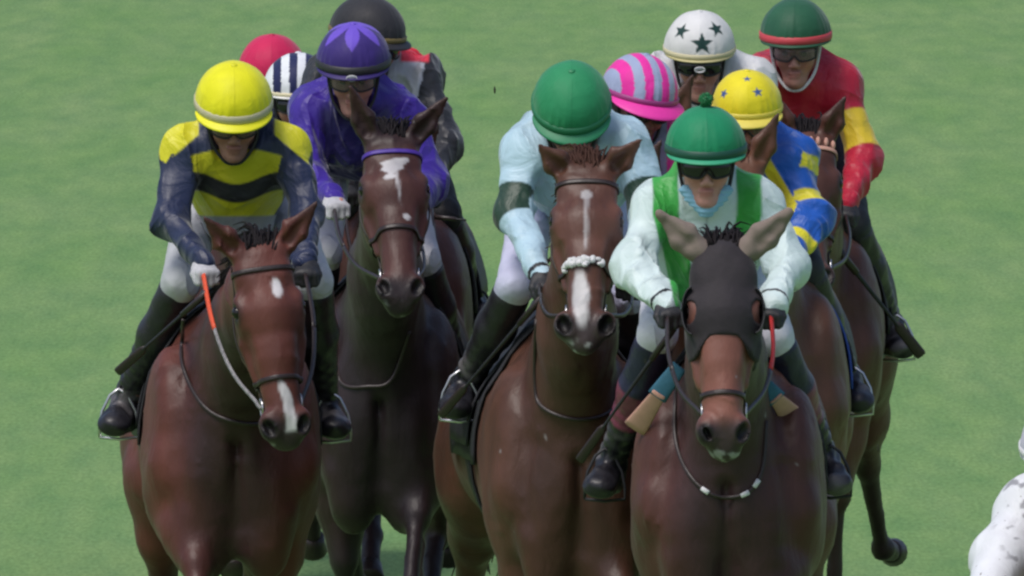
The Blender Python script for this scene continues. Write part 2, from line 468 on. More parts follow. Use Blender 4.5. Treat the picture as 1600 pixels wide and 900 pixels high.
def ear_prims(F, base, tip, front, g=0, w=.038, k=.02, cup=True):
    front = front if cup else front
    d = unit(tip - base); L = np.linalg.norm(tip - base); lat = unit(np.cross(d, front))
    m = base + (tip - base) * .45
    F.tube(base, m, (w * .8 + g, .030 + g), (w + g, .024 + g), k, up=front)
    F.tube(m, base + (tip - base) * .97, (w + g, .022 + g), (.007 + g, .007 + g), .015, up=front)
    if cup: F.tube(base + (tip - base) * .22 + front * .022, base + (tip - base) * .86 + front * .017, (w * .55, .016), (w * .15, .008), .01, up=front, sub=True)

GAITS = {   # forelegs and hind legs as joint lists in horse space (right side x>0 mirrored by sign), None = standing
 'reach':   [(-.30, .98), (-.58, .74), (-.78, .46), (-.90, .36)],
 'stand':   [(-.28, .98), (-.34, .56), (-.30, .17), (-.36, .05)],
 'fold':    [(-.30, .96), (-.56, .66), (-.30, .50), (-.18, .58)],
 'back':    [(-.24, .98), (-.16, .58), (.02, .22), (.08, .12)],
 'push':    [(1.06, 1.02), (1.42, .66), (1.62, .34), (1.70, .22)],
 'gather':  [(.92, .96), (1.05, .58), (.76, .30), (.64, .20)],
 'kick':    [(1.02, 1.0), (1.40, .58), (1.62, .26), (1.76, .24)],
}
HORSES = {}
def make_horse(key, label, Yr, chest_px, P_px, M_px, Mdepth, roll, coat, mark, yaw=0, gait=('reach', 'stand', 'gather', 'push'),
               ears=((-.11, .14, .02), (.11, .14, .02)), hs=1.0, legs=True, mane='black', lowdark=.62, hood=False, fine=.0075, group='racehorses galloping in the pack', dz=0, width=1.0, pd=-1.0, chestshade=0.4, earw=.040, foam=.6, muz=1.0):
    Yw = Yr + .30
    cy = Yw - .45
    X0 = at(chest_px, 600, cy)[0]
    cs, sn = math.cos(yaw), math.sin(yaw)
    O = V3(X0 - (-.45) * (-sn), Yw, dz)   # withers ground point
    def B(x, y, z):
        x = x * width
        return V3(O[0] + x * cs - y * sn, O[1] + x * sn + y * cs, z + dz)
    P = at(P_px[0], P_px[1], Yr + pd + .1)
    Mz = at(M_px[0], M_px[1], P[1] - Mdepth)
    a = unit(Mz - P); Lh = np.linalg.norm(Mz - P); h = Lh / .65 * hs
    u = V3(1, 0, 0); u = unit(u - a * (u @ a)); v = np.cross(a, u)
    cr, sr = math.cos(roll), math.sin(roll)
    u, v = u * cr + v * sr, v * cr - u * sr
    fr = (P, a, u, v, h)
    print('horse', key, 'headlen %.2f poll z %.2f' % (Lh, P[2]))
    rt = root('horse', (O[0], O[1], 0), label, 'racehorse', group)
    # grid
    allp = [P, Mz, B(0, 1.75, 0), B(-.35, 0, 0), B(.35, 0, 0)]
    xs_lo = min(p[0] for p in allp) - .2; xs_hi = max(p[0] for p in allp) + .2
    ylo, yhi = Mz[1] - .15, B(0, 1.9, 0)[1]
    xlo = min(xs_lo, B(-.33, -.9, 0)[0], B(-.33, 1.6, 0)[0]) - .06; xhi = max(xs_hi, B(.33, -.9, 0)[0], B(.33, 1.6, 0)[0]) + .06
    ylo = min(ylo, B(0, -1.0, 0)[1])
    F = Field(axis(xlo, xhi, fine * 1.15, .013, xlo + .1, xhi - .1), axis(ylo, yhi, fine, .02, Mz[1] - .1, P[1] + .25),
              axis(0 + dz, P[2] + .26, fine, .014, Mz[2] - .1, P[2] + .3))
    qh = head_prims(F, fr, muz=muz)
    # ears
    tips = []
    for s, e in zip((-1, 1), ears):
        base = qh(-.01, s * .052, -.035)
        tip = qh(0, s * .05, -.03) + u * (e[0]) + V3(0, 0, 1) * (e[1] + .035) + V3(0, -1, 0) * e[2]
        fro = unit(V3(s * .25, -1, .05))
        tips.append((base, tip, fro))
        ear_prims(F, base, tip, unit(fro), k=.025, w=earw)
    # neck
    nb = B(0, -.28, 1.30); pe = P - v * .09 * h + a * .06
    mid1 = nb * .62 + pe * .38 + V3(0, 0, .03); mid2 = nb * .28 + pe * .72 + V3(0, 0, .035)
    nd = unit(pe - nb); nu = unit(np.cross(V3(1, 0, 0), nd)); 
    F.tube(nb, mid1, (.165, .29), (.115, .20), .06, up=nu)
    F.tube(mid1, mid2, (.115, .20), (.088, .145), .05, up=nu)
    F.tube(mid2, pe, (.088, .145), (.075, .105), .04, up=nu)
    F.tube(B(0, -.44, 1.16), mid1 - nu * .10 * np.sign(nu[2] + 1e-6), (.10, .08), (.055, .06), .06, up=nu)   # windpipe muscle
    # trunk
    F.tube(B(0, -.20, 1.15), B(0, .75, 1.18), (.255, .36), (.27, .31), .08, up=(0, 0, 1))
    F.tube(B(0, -.42, 1.08), B(0, -.10, 1.14), (.20, .27), (.25, .35), .08, up=(0, 0, 1))
    for s in (-1, 1):
        F.ell(B(s * .11, -.50, 1.02), (.108, .10, .17), .05)                                # pectorals
        F.ell(B(s * .205, -.30, 1.17), (.085, .20, .27), .06)                                # shoulder
        F.tube(B(s * .20, -.42, 1.07), B(s * .10, -.05, 1.5), (.075, .09), (.05, .06), .06)   # shoulder blade
        F.ell(B(s * .195, -.44, 1.07), (.075, .08, .10), .05)
        F.ell(B(s * .15, 1.10, 1.13), (.145, .26, .31), .07)
        F.ell(B(s * .09, .95, 1.36), (.12, .27, .13), .07)
        F.ell(B(s * .10, -.50, .86), (.09, .09, .15), .06)
        F.ell(B(s * .19, -.34, .98), (.085, .13, .17), .05)
        F.ell(B(s * .065, -.53, 1.15), (.035, .03, .14), .03, sub=False)
    F.tube(B(0, -.605, 1.15), B(0, -.61, .90), (.004, .008), (.006, .010), .06, sub=True)       # groove between pectorals
    for s in (-1, 1):
        F.tube(B(s * .20, -.56, 1.22), B(s * .20, -.59, .98), (.004, .006), (.004, .006), .07, sub=True)
        F.tube(B(s * .09, -.50, 1.34), B(s * .045, -.585, 1.14), (.022, .02), (.012, .012), .03)
    F.tube(B(0, -.18, 1.47), B(0, .30, 1.52), (.06, .10), (.07, .10), .08, up=(0, 0, 1))
    F.tube(B(0, .2, 1.38), B(0, .95, 1.38), (.12, .13), (.14, .13), .08, up=(0, 0, 1))
    # legs
    hoofs = []
    sides = (-1, 1, -1, 1)
    for i, (gt, s) in enumerate(zip(gait, sides)):
        J = [(y_, z_ + (-dz) * max(0, 1 - z_)) for y_, z_ in GAITS[gt]]
        x0 = .155 if i < 2 else .19
        xs_ = [x0, x0 - .02, x0 - .035, x0 - .035] if i < 2 else ([x0, .17, .15, .15] if gt != 'kick' else [x0, .19, .24, .27])
        p = [B(s * xx, y, z) for xx, (y, z) in zip(xs_, J)]
        if i < 2:
            F.tube(B(s * .16, -.26, 1.08), p[0], (.115, .16), (.118, .15), .06)
            F.tube(p[0], p[0] * .5 + p[1] * .5, (.118, .145), (.090, .10), .04)
            F.tube(p[0] * .5 + p[1] * .5, p[1], (.090, .10), (.052, .058), .04)
            F.ell(p[1], (.047, .05, .06), .02)
            F.tube(p[1], p[2], (.036, .042), (.030, .036), .02)
        else:
            F.tube(B(s * .17, 1.08, 1.1), p[0], (.125, .20), (.11, .16), .06)
            F.tube(p[0], p[0] * .45 + p[1] * .55, (.105, .15), (.078, .10), .05); F.tube(p[0] * .45 + p[1] * .55, p[1], (.078, .10), (.045, .058), .05)
            F.ell(p[1], (.042, .055, .06), .02)
            F.tube(p[1], p[2], (.036, .045), (.030, .036), .02)
        F.ell(p[2], (.038, .042, .042), .015)
        F.tube(p[2], p[3], (.030, .034), (.034, .036), .02)
        hoofs.append((p[2], p[3], i))
    # slight muscle relief over the whole trunk
    def relief(p):
        n1 = noise3(p * np.array([1, 1, .6]), 9., 3); n2 = noise3(p * np.array([1, 1, .5]), 7.5, 15); n3 = noise3(p, 13, 19)
        low = smooth(1.62, 1.4, p[:, 2])
        vein = smooth(.055, .0, np.abs(n2)) * smooth(-.1, .3, n3) * .0042 + smooth(.05, .0, np.abs(n3)) * smooth(0, .3, -n1) * .003
        return (.0085 * n1 + .0045 * noise3(p * np.array([1, 1, .6]), 19., 27) + .0016 * noise3(p, 38., 5)) * low - vein + .0012 * noise3(p, 26, 8) * (1 - low)
    F.displace(relief)
    V, Q = F.mesh(2)
    # colours
    c = np.tile(np.array(coat['base']), (len(V), 1))
    z = V[:, 2] - dz
    rel = (V - O); ly = -rel[:, 0] * sn + rel[:, 1] * cs; lx = rel[:, 0] * cs + rel[:, 1] * sn
    nz = noise3(V, 5, 11)
    c = c * (1 + .12 * nz)[:, None]
    c = mixc(c, coat['dark'], smooth(.25, .05, np.abs(lx) + .05 * nz) * smooth(-.2, -.42, ly) * smooth(.55, .72, z) * smooth(1.66, 1.5, z) * chestshade)  # shade of the underside and between the forelegs, painted into the chest colour
    c = mixc(c, coat['dark'], smooth(lowdark + .12, lowdark - .12, z + .04 * nz))
    hd = V - P; s_ = hd @ a / (.65 * h); x_ = hd @ u / h / 1.14; y_ = hd @ v / h
    near = (np.abs(x_) < .2) & (s_ > -.15) & (s_ < 1.2) & (np.abs(y_ + .08) < .2)
    hc = np.tile(np.array(coat.get('head', coat['base'])), (len(V), 1)) * (1 + .1 * nz)[:, None]
    isH = near * smooth(-.02, .15, s_)
    c = c * (1 - isH)[:, None] + hc * isH[:, None]
    dk = np.array(coat.get('muzzle', (.03, .024, .026)))
    c = mixc(c, dk, near * smooth(.80, .92, s_ + .02 * noise3(V, 30, 2)) * .92)
    c = mixc(c, dk, near * smooth(.055, .03, np.sqrt(((s_ - .285) * .65) ** 2 + (y_ + .03) ** 2)) * smooth(.07, .09, np.abs(x_)) * .7)   # dark skin round the eyes
    c = mixc(c, (.45, .45, .46), near * smooth(.97, 1.0, s_) * smooth(.25, .5, noise3(V, 55, 21)) * foam)
    c = mixc(c, (.35, .33, .34), smooth(1.16, 1.26, noise3(V, 75, 33)) * .6)
    for s in (-1, 1):   # nostril interior
        dn = np.sqrt(((s_ - .915) * .65 / 1.4) ** 2 + (x_ - s * .052 * muz) ** 2 + ((y_ + .008) / 1.2) ** 2)
        c = mixc(c, (.008, .006, .007), near * smooth(.028 * muz, .020 * muz, dn))
    if mark:
        wmask = mark(s_, x_, y_, noise3(V, 45, 9)) * near * smooth(-.115, -.09, y_)
        c = mixc(c, (.62, .60, .62), np.clip(wmask, 0, 1))
    for base, tip, fro in tips:      # darker ear rims and tips
        t = (V - base) @ (tip - base) / ((tip - base) @ (tip - base)); dist = np.linalg.norm(V - base - np.clip(t, 0, 1)[:, None] * (tip - base), axis=1)
        c = mixc(c, coat.get('ear', coat['dark']), (dist < .06) * smooth(.35, .95, t) * .6)
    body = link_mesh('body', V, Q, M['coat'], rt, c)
    for p2, p3, i in hoofs:
        d = unit(p3 - p2)
        g = tube_geo([p3 - d * .005, p3 + d * .025, p3 + d * .065, p3 + d * .075], [.040, .044, .052, .048], 14)
        multi('hoof', [g], M['leather'], rt)
    for s in (-1, 1):
        multi('eye', [sphere_geo(qh(.285, s * .0905, -.020), .0225 * h)], M['eye'], rt)
    hairm = M['hair'] if mane == 'black' else M['hair_red']
    # forelock: wind-blown tuft between the ears
    geos = []
    rs = np.random.RandomState(sum(map(ord, key)))
    for i in range(420):
        b0 = qh(rs.uniform(-.05, .06), rs.uniform(-.042, .042), rs.uniform(-.04, .008))
        e = b0 + u * (rs.normal(0, .018) + .25 * ((b0 - P) @ u)) + V3(0, 1, 0) * rs.uniform(.04, .13) + V3(0, 0, 1) * rs.uniform(.02, .062)
        mdl = (b0 + e) / 2 + V3(0, 0, 1) * rs.uniform(.005, .03) + u * rs.normal(0, .006)
        geos.append(tube_geo(spline([b0, mdl, e], 6), np.linspace(.0055, .0012, 7), 4))
    multi('forelock', geos, hairm, rt)
    bvh = BVHTree.FromPolygons([tuple(p) for p in V], [tuple(q) for q in Q])
    # mane along the crest
    geos = []
    crest = [P - v * .02 * h, mid2 + nu * .14 * (1 if nu[2] > 0 else -1), mid1 + nu * .19 * (1 if nu[2] > 0 else -1), B(0, -.1, 1.57)]
    cl = spline(crest, 60)
    for i in range(360):
        t = cl[rs.randint(2, 61)]
        hit, nn, _, _ = bvh.ray_cast(Vector(t + V3(0, 0, .2)), Vector((0, 0, -1)), .6)
        b0 = np.array(hit) if hit else t
        sd_ = 1 if key in ('mint', 'navy') else -1
        e = b0 + V3(sd_ * rs.uniform(-.02, .10), rs.uniform(.03, .14), rs.uniform(-.06, .045))
        geos.append(tube_geo(spline([b0 - V3(0, 0, .01), (b0 + e) / 2 + V3(0, 0, .03), e], 5), np.linspace(.006, .0015, 6), 4))
    multi('mane', geos, hairm, rt)
    # tail
    tb = B(0, 1.32, 1.42); geos = []
    for i in range(60):
        o = rs.normal(0, .02, 3)
        geos.append(tube_geo(spline([tb + o, tb + V3(0, .16, .03) + o * 1.5, B(rs.normal(0, .05), 1.78, 1.1) + o, B(rs.normal(0, .08), 1.95 + rs.uniform(-.1, .1), .75 + rs.uniform(-.1, .2))], 8), np.linspace(.009, .002, 9), 4))
    multi('tail', geos, hairm, rt)
    H = dict(root=rt, B=B, q=qh, fr=fr, P=P, Mz=Mz, a=a, u=u, v=v, h=h, bvh=bvh, V=V, nb=nb, mid1=mid1, mid2=mid2, nu=nu, tips=tips, O=O)
    HORSES[key] = H
    return H

def bridle(H, nose=M['leather'], brow=M['leather'], cheek=M['leather'], noseband_s=.60, fuzzy=False, hood=False, ringcol='steel'):
    rt, q, u, v, a, h, bvh = H['root'], H['q'], H['u'], H['v'], H['a'], H['h'], H['bvh']
    br = bpy.data.objects.new('bridle', None); COL.objects.link(br); br.parent = rt
    c = q(noseband_s, 0, -.07)
    wrap_band('noseband', bvh, c, u, v, a, .2, 0, 2 * math.pi, .016 * h, .004, nose, br, 48)
    if fuzzy:   # white padded noseband
        geos = []
        rp = np.random.RandomState(4)
        for i in range(46):
            th = math.pi * (.30 + .52 * rp.uniform())
            d = math.cos(th) * u + math.sin(th) * v
            hit = bvh.ray_cast(Vector(c + d * .2), Vector(-d), .2)[0]
            if hit:
                p = np.array(hit) + d * .006 + a * rp.normal(-.004, .006)
                geos.append(sphere_geo(p, tuple(rp.uniform(.006, .013, 3)), 8, 6))
        multi('sheepskin_pad', geos, M['white'], br)
    if not hood:
        wrap_band('browband', bvh, q(.085, 0, -.06), u, v, unit(a + v * .1), .2, R(5), R(175), .016 * h, .004, brow, br, 30)
    for s in (-1, 1):
        pts = []
        for sp, yy in ((.03, -.05), (.15, -.10), (.3, -.11), (.45, -.105), (.60, -.10), (.74, -.095)):
            cc = q(sp, 0, yy); d = u * s
            hit = bvh.ray_cast(Vector(cc + d * .25), Vector(-d), .25)[0]
            pts.append((np.array(hit) if hit else cc + d * .09) + d * .005)
        pts = spline(pts, 24)
        tube('cheekpiece', pts, .0075, cheek, br, 6, .4, u)
        rc = pts[-1] + u * s * .006 + a * .022
        rp = [rc + .030 * (math.cos(t) * a + math.sin(t) * v) for t in np.linspace(0, 2 * math.pi, 17)]
        tube('bit_ring', rp, .0042, M[ringcol], br, 6)
        H['ring%d' % s] = rc
    pt = []
    return br

def rein(H, s, hand, mat, grip=None, sag=.03, name='rein', gripmat=None):
    rc = H['ring%d' % s]; rt = H['root']
    m1 = rc * .66 + hand * .34 - V3(0, 0, sag) + V3(s * .03, 0, 0); m2 = rc * .33 + hand * .67 - V3(0, 0, sag * .6) + V3(s * .03, 0, 0)
    pts = spline([rc, m1, m2, hand], 30)
    off = []
    for p in pts:     # push the strap out of the horse if it cuts in
        loc, nn, _, dd = H['bvh'].find_nearest(Vector(p))
        if loc is not None and (Vector(p) - loc).dot(nn) < .012: p = np.array(loc + nn * .014)
        off.append(p)
    pts = np.array(off)
    cut = 31 if not grip else int(31 * (1 - grip))
    o = tube(name, pts[:cut], .0085 if mat is not M['braid'] else .007, mat, rt, 6, .35, V3(s * .3, -1, 0))
    if grip: tube('rein_grip', pts[cut - 1:], .0085, gripmat, o if False else rt, 6, .4, V3(s * .3, -1, 0))

def neck_strap(H, mat, low=-.02, name='breastplate', r=.3, tilt=.55, width=.014, bits=False, zc=1.28, yc=-.30):
    """strap hanging round the base of the neck"""
    B = H['B']; c = B(0, yc, zc)
    up = unit(V3(0, -math.sin(tilt), math.cos(tilt)) * -1)     # towards the lowest point
    up = unit(V3(0, -math.cos(tilt), -math.sin(tilt))); lat = V3(1, 0, 0); ax = np.cross(lat, up)
    o = wrap_band(name, H['bvh'], c, lat, up, ax, .6, R(-35), R(215), width, .004, mat, H['root'], 60)
    if bits:
        geos = []
        for deg in (55, 73, 118):
            d = math.cos(R(deg)) * lat + math.sin(R(deg)) * up
            hit = H['bvh'].ray_cast(Vector(c + d * .6), Vector(-d), .6)[0]
            if hit:
                p = np.array(hit) + d * .008; t = -math.sin(R(deg)) * lat + math.cos(R(deg)) * up
                multi('breastplate_buckle', [tube_geo([p - t * .03, p + t * .03], [.011, .012], 8, .5, d)], M['white'], H['root'])

def front_strap(H, pts, Y, mat, name='breastplate', r=.007):
    lo = H['B'](0, -.86, 0)[1]; P_ = []
    for p in spline([at(px, py, Y) for px, py in pts], 40):
        hit = H['bvh'].ray_cast(Vector((p[0], lo, p[2])), Vector((0, 1, 0)), 3)[0]
        P_.append(np.array(hit) + V3(0, -.005, 0) if hit else (P_[-1] + V3(0, 0, 0) if P_ else V3(p[0], Y, p[2])))
    P_ = np.array(P_); Q_ = P_.copy()
    for _ in range(3): Q_[1:-1, 1] = np.minimum(Q_[1:-1, 1], (Q_[:-2, 1] + Q_[2:, 1]) / 2)
    tube(name, Q_, r, mat, H['root'], 6, .5, V3(0, -1, 0)); return Q_
def saddle(H, cloth=None, mat=None):
    B = H['B']; rt = H['root']
    # racing saddle: low seat and flaps; the cloth below hugs the back and sides
    def drape(name, y0, y1, half, mat_, lift, z0=1.15):
        V = []; F = []; n = 12; m = 26
        for i in range(n + 1):
            y = y0 + (y1 - y0) * i / n
            for j in range(m + 1):
                ang = -half + 2 * half * j / m
                d = V3(math.sin(ang), 0, math.cos(ang)); c = B(0, y, z0)
                hit = H['bvh'].ray_cast(Vector(c + d * .7), Vector(-d), .7)[0]
                V.append((np.array(hit) if hit else c + d * .35) + d * lift)
        for i in range(n):
            for j in range(m):
                k = i * (m + 1) + j; F.append((k, k + 1, k + m + 2, k + m + 1))
        o = link_mesh(name, V, F, mat_, parent_[0]); md = o.modifiers.new('thick', 'SOLIDIFY'); md.thickness = .008; md.offset = 0
        return o
    parent_ = [rt]
    s = drape('saddle', .0, .52, R(84), M['black'], .03)
    parent_[0] = s
    drape('saddle_cloth', -.15, .62, R(94), cloth or M['black'], .012)
    drape('girth', .16, .26, R(178), M['black'], .008)
    return s

# ------------------------------------------------------------------ jockey
def frame(yaw=0, pitch=0, roll=0):
    """right, forward(face), up. Facing the camera = -Y. pitch>0 looks down"""
    m = Matrix.Rotation(yaw, 3, 'Z') @ Matrix.Rotation(pitch, 3, 'X') @ Matrix.Rotation(roll, 3, 'Y')
    # local: x right(screen), -y forward, z up
    return [np.array(m @ Vector(v)) for v in ((1, 0, 0), (0, -1, 0), (0, 0, 1))]

def glove(J, wrist, hand_to, mat, side):
    """gloved fist closed round the rein: palm, four curled fingers, thumb"""
    d = unit(hand_to - wrist)                     # knuckle direction
    up = V3(0, 0, 1); lat = unit(np.cross(d, up)) * side  # toward thumb side outward
    inn = unit(np.cross(d, lat)); inn = inn if inn[2] < 0 else -inn
    c = wrist + d * .055
    lo = c - .13; hi = c + .13
    F = Field(*[np.arange(lo[i], hi[i], .0045) for i in range(3)])
    F.tube(wrist - d * .03, wrist + d * .01, (.031, .031), (.028, .026), .015, up=inn)
    F.tube(wrist, wrist + d * .07, (.028, .020), (.040, .019), .02, up=inn)
    for i, (ln, o) in enumerate(((.040, -.030), (.046, -.010), (.043, .010), (.034, .029))):
        k0 = wrist + d * (.082 - .004 * abs(i - 1.2)) + lat * o * -1
        k1 = k0 + d * .012 + inn * ln * .7; k2 = k1 - d * .026 + inn * .010; k3 = k2 - d * .012 - inn * .014
        F.tube(k0, k1, .0105, .0098, .005); F.tube(k1, k2, .0096, .009, .004); F.tube(k2, k3, .009, .0082, .004)
    t0 = wrist + d * .025 + lat * .030; t1 = t0 + d * .028 + lat * .012 + inn * .014; t2 = t1 + d * .026 - lat * .006 + inn * .016
    F.tube(t0, t1, .0125, .011, .008); F.tube(t1, t2, .0105, .009, .004)
    V, Q = F.mesh(1)
    return link_mesh('glove', V, Q, mat, J)

def make_jockey(key, label, Yr, head, shoulders, elbows, wrists, knees, ankles, *, torso=None, pelvis=(0, .52, -.12), yaw=0, pitch=.25, roll=0,
                cap=None, brim=None, band=None, jacket=None, sleeve=None, breeches=(.62, .62, .66), bootcol=None, gloves=('black', 'black'),
                skin=lin(196, 140, 124), lens='lens', pompom=None, mask=False, hands=True, group='jockeys riding in the pack', capw=.1225, ydep=None,
                silkmat='silk', strapcol='black', lower=None, arm_r=1.0, badge=0, fold=1.0):
    C = at(head[0], head[1], Yr)
    ydep = ydep or {}
    sh = [at(*p, Yr + ydep.get('sh', .13)) for p in shoulders]
    el = [at(*p, Yr + ydep.get('el', .02)) for p in elbows]
    wr = [at(*p, Yr + ydep.get('wr', -.22)) for p in wrists]
    kn = [at(*p, Yr + ydep.get('kn', .10)) for p in knees]
    an = [at(*p, Yr + ydep.get('an', .42)) for p in ankles]
    X, Fw, U = frame(yaw, pitch, roll)
    hp = lambda x, f, u_: C + X * x + Fw * f + U * u_
    mid = (sh[0] + sh[1]) / 2
    sh = [p + V3(-(-1, 1)[i] * .008, 0, -.035) for i, p in enumerate(sh)]
    pel = mid + V3(pelvis[0], pelvis[1], pelvis[2])
    base = V3(pel[0], Yr + .3, 0)
    J = root('person', (base[0], base[1], min(an[0][2], an[1][2]) - .1), label, 'jockey', group)
    hips = [pel + V3(s * .10, -.02, -.02) for s in (-1, 1)]
    # ---------- body (head, neck, trunk, limbs), one continuous surface
    hc = C - U * .055                       # skull centre below the helmet centre
    hq = lambda x, f, u_: hc + X * x + Fw * f + U * u_
    allp = np.array([C, *sh, *el, *wr, *kn, *an, *hips, C - Fw * .2, C + Fw * .2])
    lo = allp.min(0) - .16; hi = allp.max(0) + .16
    F = Field(axis(lo[0], hi[0], .0048, .017, C[0] - .11, C[0] + .11), axis(lo[1], hi[1], .0048, .018, C[1] - .16, C[1] + .10), axis(lo[2], hi[2], .0048, .018, hc[2] - .17, hc[2] + .08))
    rot = np.array([X, Fw, U])
    F.ell(hq(0, -.012, .035), (.074, .094, .095), .02, rot)
    F.tube(hq(0, .020, -.02), hq(0, .045, -.094), (.064, .062), (.043, .038), .035, up=Fw)
    for s in (-1, 1):
        F.ell(hq(s * .038, .060, -.028), (.026, .024, .024), .025, rot)
        F.ell(hq(s * .076, -.012, -.012), (.009, .020, .030), .01, rot)
        F.ell(hq(s * .031, .086, .024), (.026, .012, .010), .015, rot)
    F.ell(hq(0, .082, .024), (.05, .012, .012), .02, rot)
    for s in (-1, 1): F.ell(hq(s * .031, .098, .004), (.018, .016, .013), .012, rot, sub=True)
    F.tube(hq(0, .084, .012), hq(0, .104, -.034), (.008, .010), (.0125, .011), .016, up=Fw)
    for s in (-1, 1): F.ell(hq(s * .013, .096, -.041), (.009, .011, .008), .008, rot)
    F.ell(hq(0, .084, -.066), (.026, .013, .007), .008, rot); F.ell(hq(0, .082, -.079), (.022, .013, .007), .008, rot)
    F.tube(hq(-.02, .100, -.0725), hq(.02, .100, -.0725), .002, .002, .004, sub=True)
    F.ell(hq(0, .074, -.104), (.022, .018, .016), .02, rot)
    nk = mid + V3(0, .02, .02)
    F.tube(hq(0, -.03, -.05), nk, .056, .062, .03)
    F.tube(nk, pel, (.11, .075), (.10, .08), .05, up=(0, -1, 1))
    for i in (0, 1):
        F.tube(sh[i], el[i], .038, .032, .03); F.tube(el[i], wr[i], .032, .022, .02)
        F.tube(nk, sh[i], .05, .045, .04)
        F.tube(hips[i], kn[i], .062, .045, .04); F.tube(kn[i], an[i], .042, .03, .03)
        F.tube(an[i], an[i] + V3((-1, 1)[i] * .022, -.10, -.035), .022, .018, .02)
        hd = wr[i] + unit(wr[i] - el[i]) * .06; F.tube(wr[i], hd, (.022, .012), (.024, .012), .01)
    V, Q = F.mesh(1)
    c = np.tile(np.array(skin), (len(V), 1)) * (1 + .07 * noise3(V, 40, 2))[:, None]
    r = V - hc; lx, lf, lu = r @ X, r @ Fw, r @ U
    hd_ = (np.linalg.norm(r, axis=1) < .16)
    lips = hd_ * (lf > .06) * smooth(.025, .018, np.abs(lx)) * smooth(.012, .006, np.abs(lu + .0725))
    c = mixc(c, lin(165, 96, 90), lips * .55)
    c = mixc(c, np.array(skin) * .62, hd_ * smooth(-.045, -.075, lu) * smooth(-.2, .5, noise3(V, 60, 12)) * .5)
    c = mixc(c, lin(196, 105, 92), hd_ * smooth(.03, .0, np.abs(np.abs(lx) - .042)) * smooth(.03, 0, np.abs(lu + .035)) * .25 * (lf > .04))
    brow = hd_ * (lf > .05) * smooth(.006, .003, np.abs(lu - .026)) * (np.abs(lx) > .012) * (np.abs(lx) < .05)
    c = mixc(c, (.05, .03, .02), brow * .8)
    hair = hd_ * ((lf < .02) * (lu > -.03) | (lu > .045))
    c = mixc(c, (.03, .02, .015), hair * 1.0)
    link_mesh('body', V, Q, M['skin'], J, c)
    for s in (-1, 1): multi('eye', [sphere_geo(hq(s * .031, .074, .004), .0125, 12, 8)], M['eye'], J)
    # ---------- jacket
    tp = np.array([*sh, *el, *wr, pel, nk]); lo = tp.min(0) - V3(.14, .17, .20); hi = tp.max(0) + V3(.14, .16, .14)
    h_ = .0058 if Yr < 7 else .0075
    F = Field(*[np.arange(lo[i], hi[i], h_) for i in range(3)])
    ar = arm_r
    chest_low = mid + V3(0, .05, -.14); belly = mid * .4 + pel * .6 + V3(0, -.02, -.08)
    F.tube(mid + V3(0, .03, -.03), pel + V3(0, 0, .0), (.165, .115), (.135, .10), .06, up=(0, -1, 1))
    F.tube(mid + V3(0, .03, -.05), chest_low + V3(0, .05, 0), (.155, .10), (.14, .10), .06, up=(0, -1, 0))
    F.tube(chest_low, belly, (.13, .09), (.12, .09), .06, up=(0, -1, 0))
    if lower: F.tube(mid + V3(0, .06, -.10), mid + V3(0, .12, -lower), (.145, .09), (.12, .09), .06, up=(0, -1, 0))
    for i in (0, 1):
        F.tube(mid + V3(0, .05, .035), sh[i], (.070, .085), (.060 * ar, .07 * ar), .06, up=(0, -1, 0))
        F.ell(sh[i], (.066 * ar, .075, .066), .05)
        F.tube(sh[i], el[i], (.066 * ar, .068 * ar), (.057 * ar, .060 * ar), .04)
        F.ell(el[i] + V3(0, .01, -.008), (.060 * ar, .062, .060), .03)
        F.tube(el[i], wr[i], (.057 * ar, .06 * ar), (.036 * ar, .036 * ar), .03)
        F.tube(wr[i] + (el[i] - wr[i]) * .06, wr[i], (.038, .038), (.034, .034), .01)
    F.tube(hq(0, -.035, -.09), nk, .070, .078, .04)                                        # collar
    F.tube(hq(0, .02, -.06), hq(0, -.03, .03), .072, .08, .02, sub=True)                  # keep the chin clear
    seed = sum(map(ord, key))
    def wr_fn(p):
        wp = p + .018 * np.stack([noise3(p, 9, seed + 41), noise3(p, 9, seed + 42), noise3(p, 9, seed + 43)], 1)
        r1 = np.clip(1 - 1.5 * np.abs(noise3(wp * np.array([1, 1, .5]), 11, seed)), 0, 1) ** 1.6
        r2 = np.clip(1 - 1.6 * np.abs(noise3(wp * np.array([1, 1, .7]), 21, seed + 2)), 0, 1) ** 1.5
        msk = smooth(-.4, .4, noise3(p, 6, seed + 7))
        o = .010 - .024 * r1 * (.4 + .6 * msk) - .010 * r2 * msk + .007 * noise3(p, 7, seed + 1)
        for i in (0, 1):      # rings of creases where the sleeve bunches at elbow and cuff
            for a_, b_, amp in ((el[i], wr[i], .006), (sh[i], el[i], .0045)):
                ax_ = b_ - a_; L = np.linalg.norm(ax_); t = (p - a_) @ ax_ / (L * L)
                dist = np.linalg.norm(p - a_ - np.clip(t, 0, 1)[:, None] * ax_, axis=1)
                ph = t * L * 75 + 3.2 * noise3(p, 11, seed + 3 + i)
                o = o + amp * (dist < .12) * (t > 0) * (t < 1) * (1 - 2 * np.abs(np.sin(ph * .5)) ** .7) * (.3 + .7 * smooth(.4, .9, t)) * smooth(-.3, .5, noise3(p, 8, seed + 31 + i))
        return o
    F.displace(lambda p: wr_fn(p) * fold)
    V, Q = F.mesh(1)
    # segment parameters for the pattern
    info = dict(x=V[:, 0] - mid[0], z=V[:, 2] - mid[2], y=V[:, 1] - mid[1], n=noise3(V, 30, 4), sl=sh[0][0] - mid[0], sr=sh[1][0] - mid[0])
    best = np.full(len(V), 9.); part = np.zeros(len(V), int); tt = np.zeros(len(V))
    dtor = np.abs(V[:, 0] - mid[0]) - .135 * 1.0
    tor = np.where((V[:, 2] < mid[2] + .12), np.maximum(dtor, 0) + .062, .08)
    best = tor.copy()
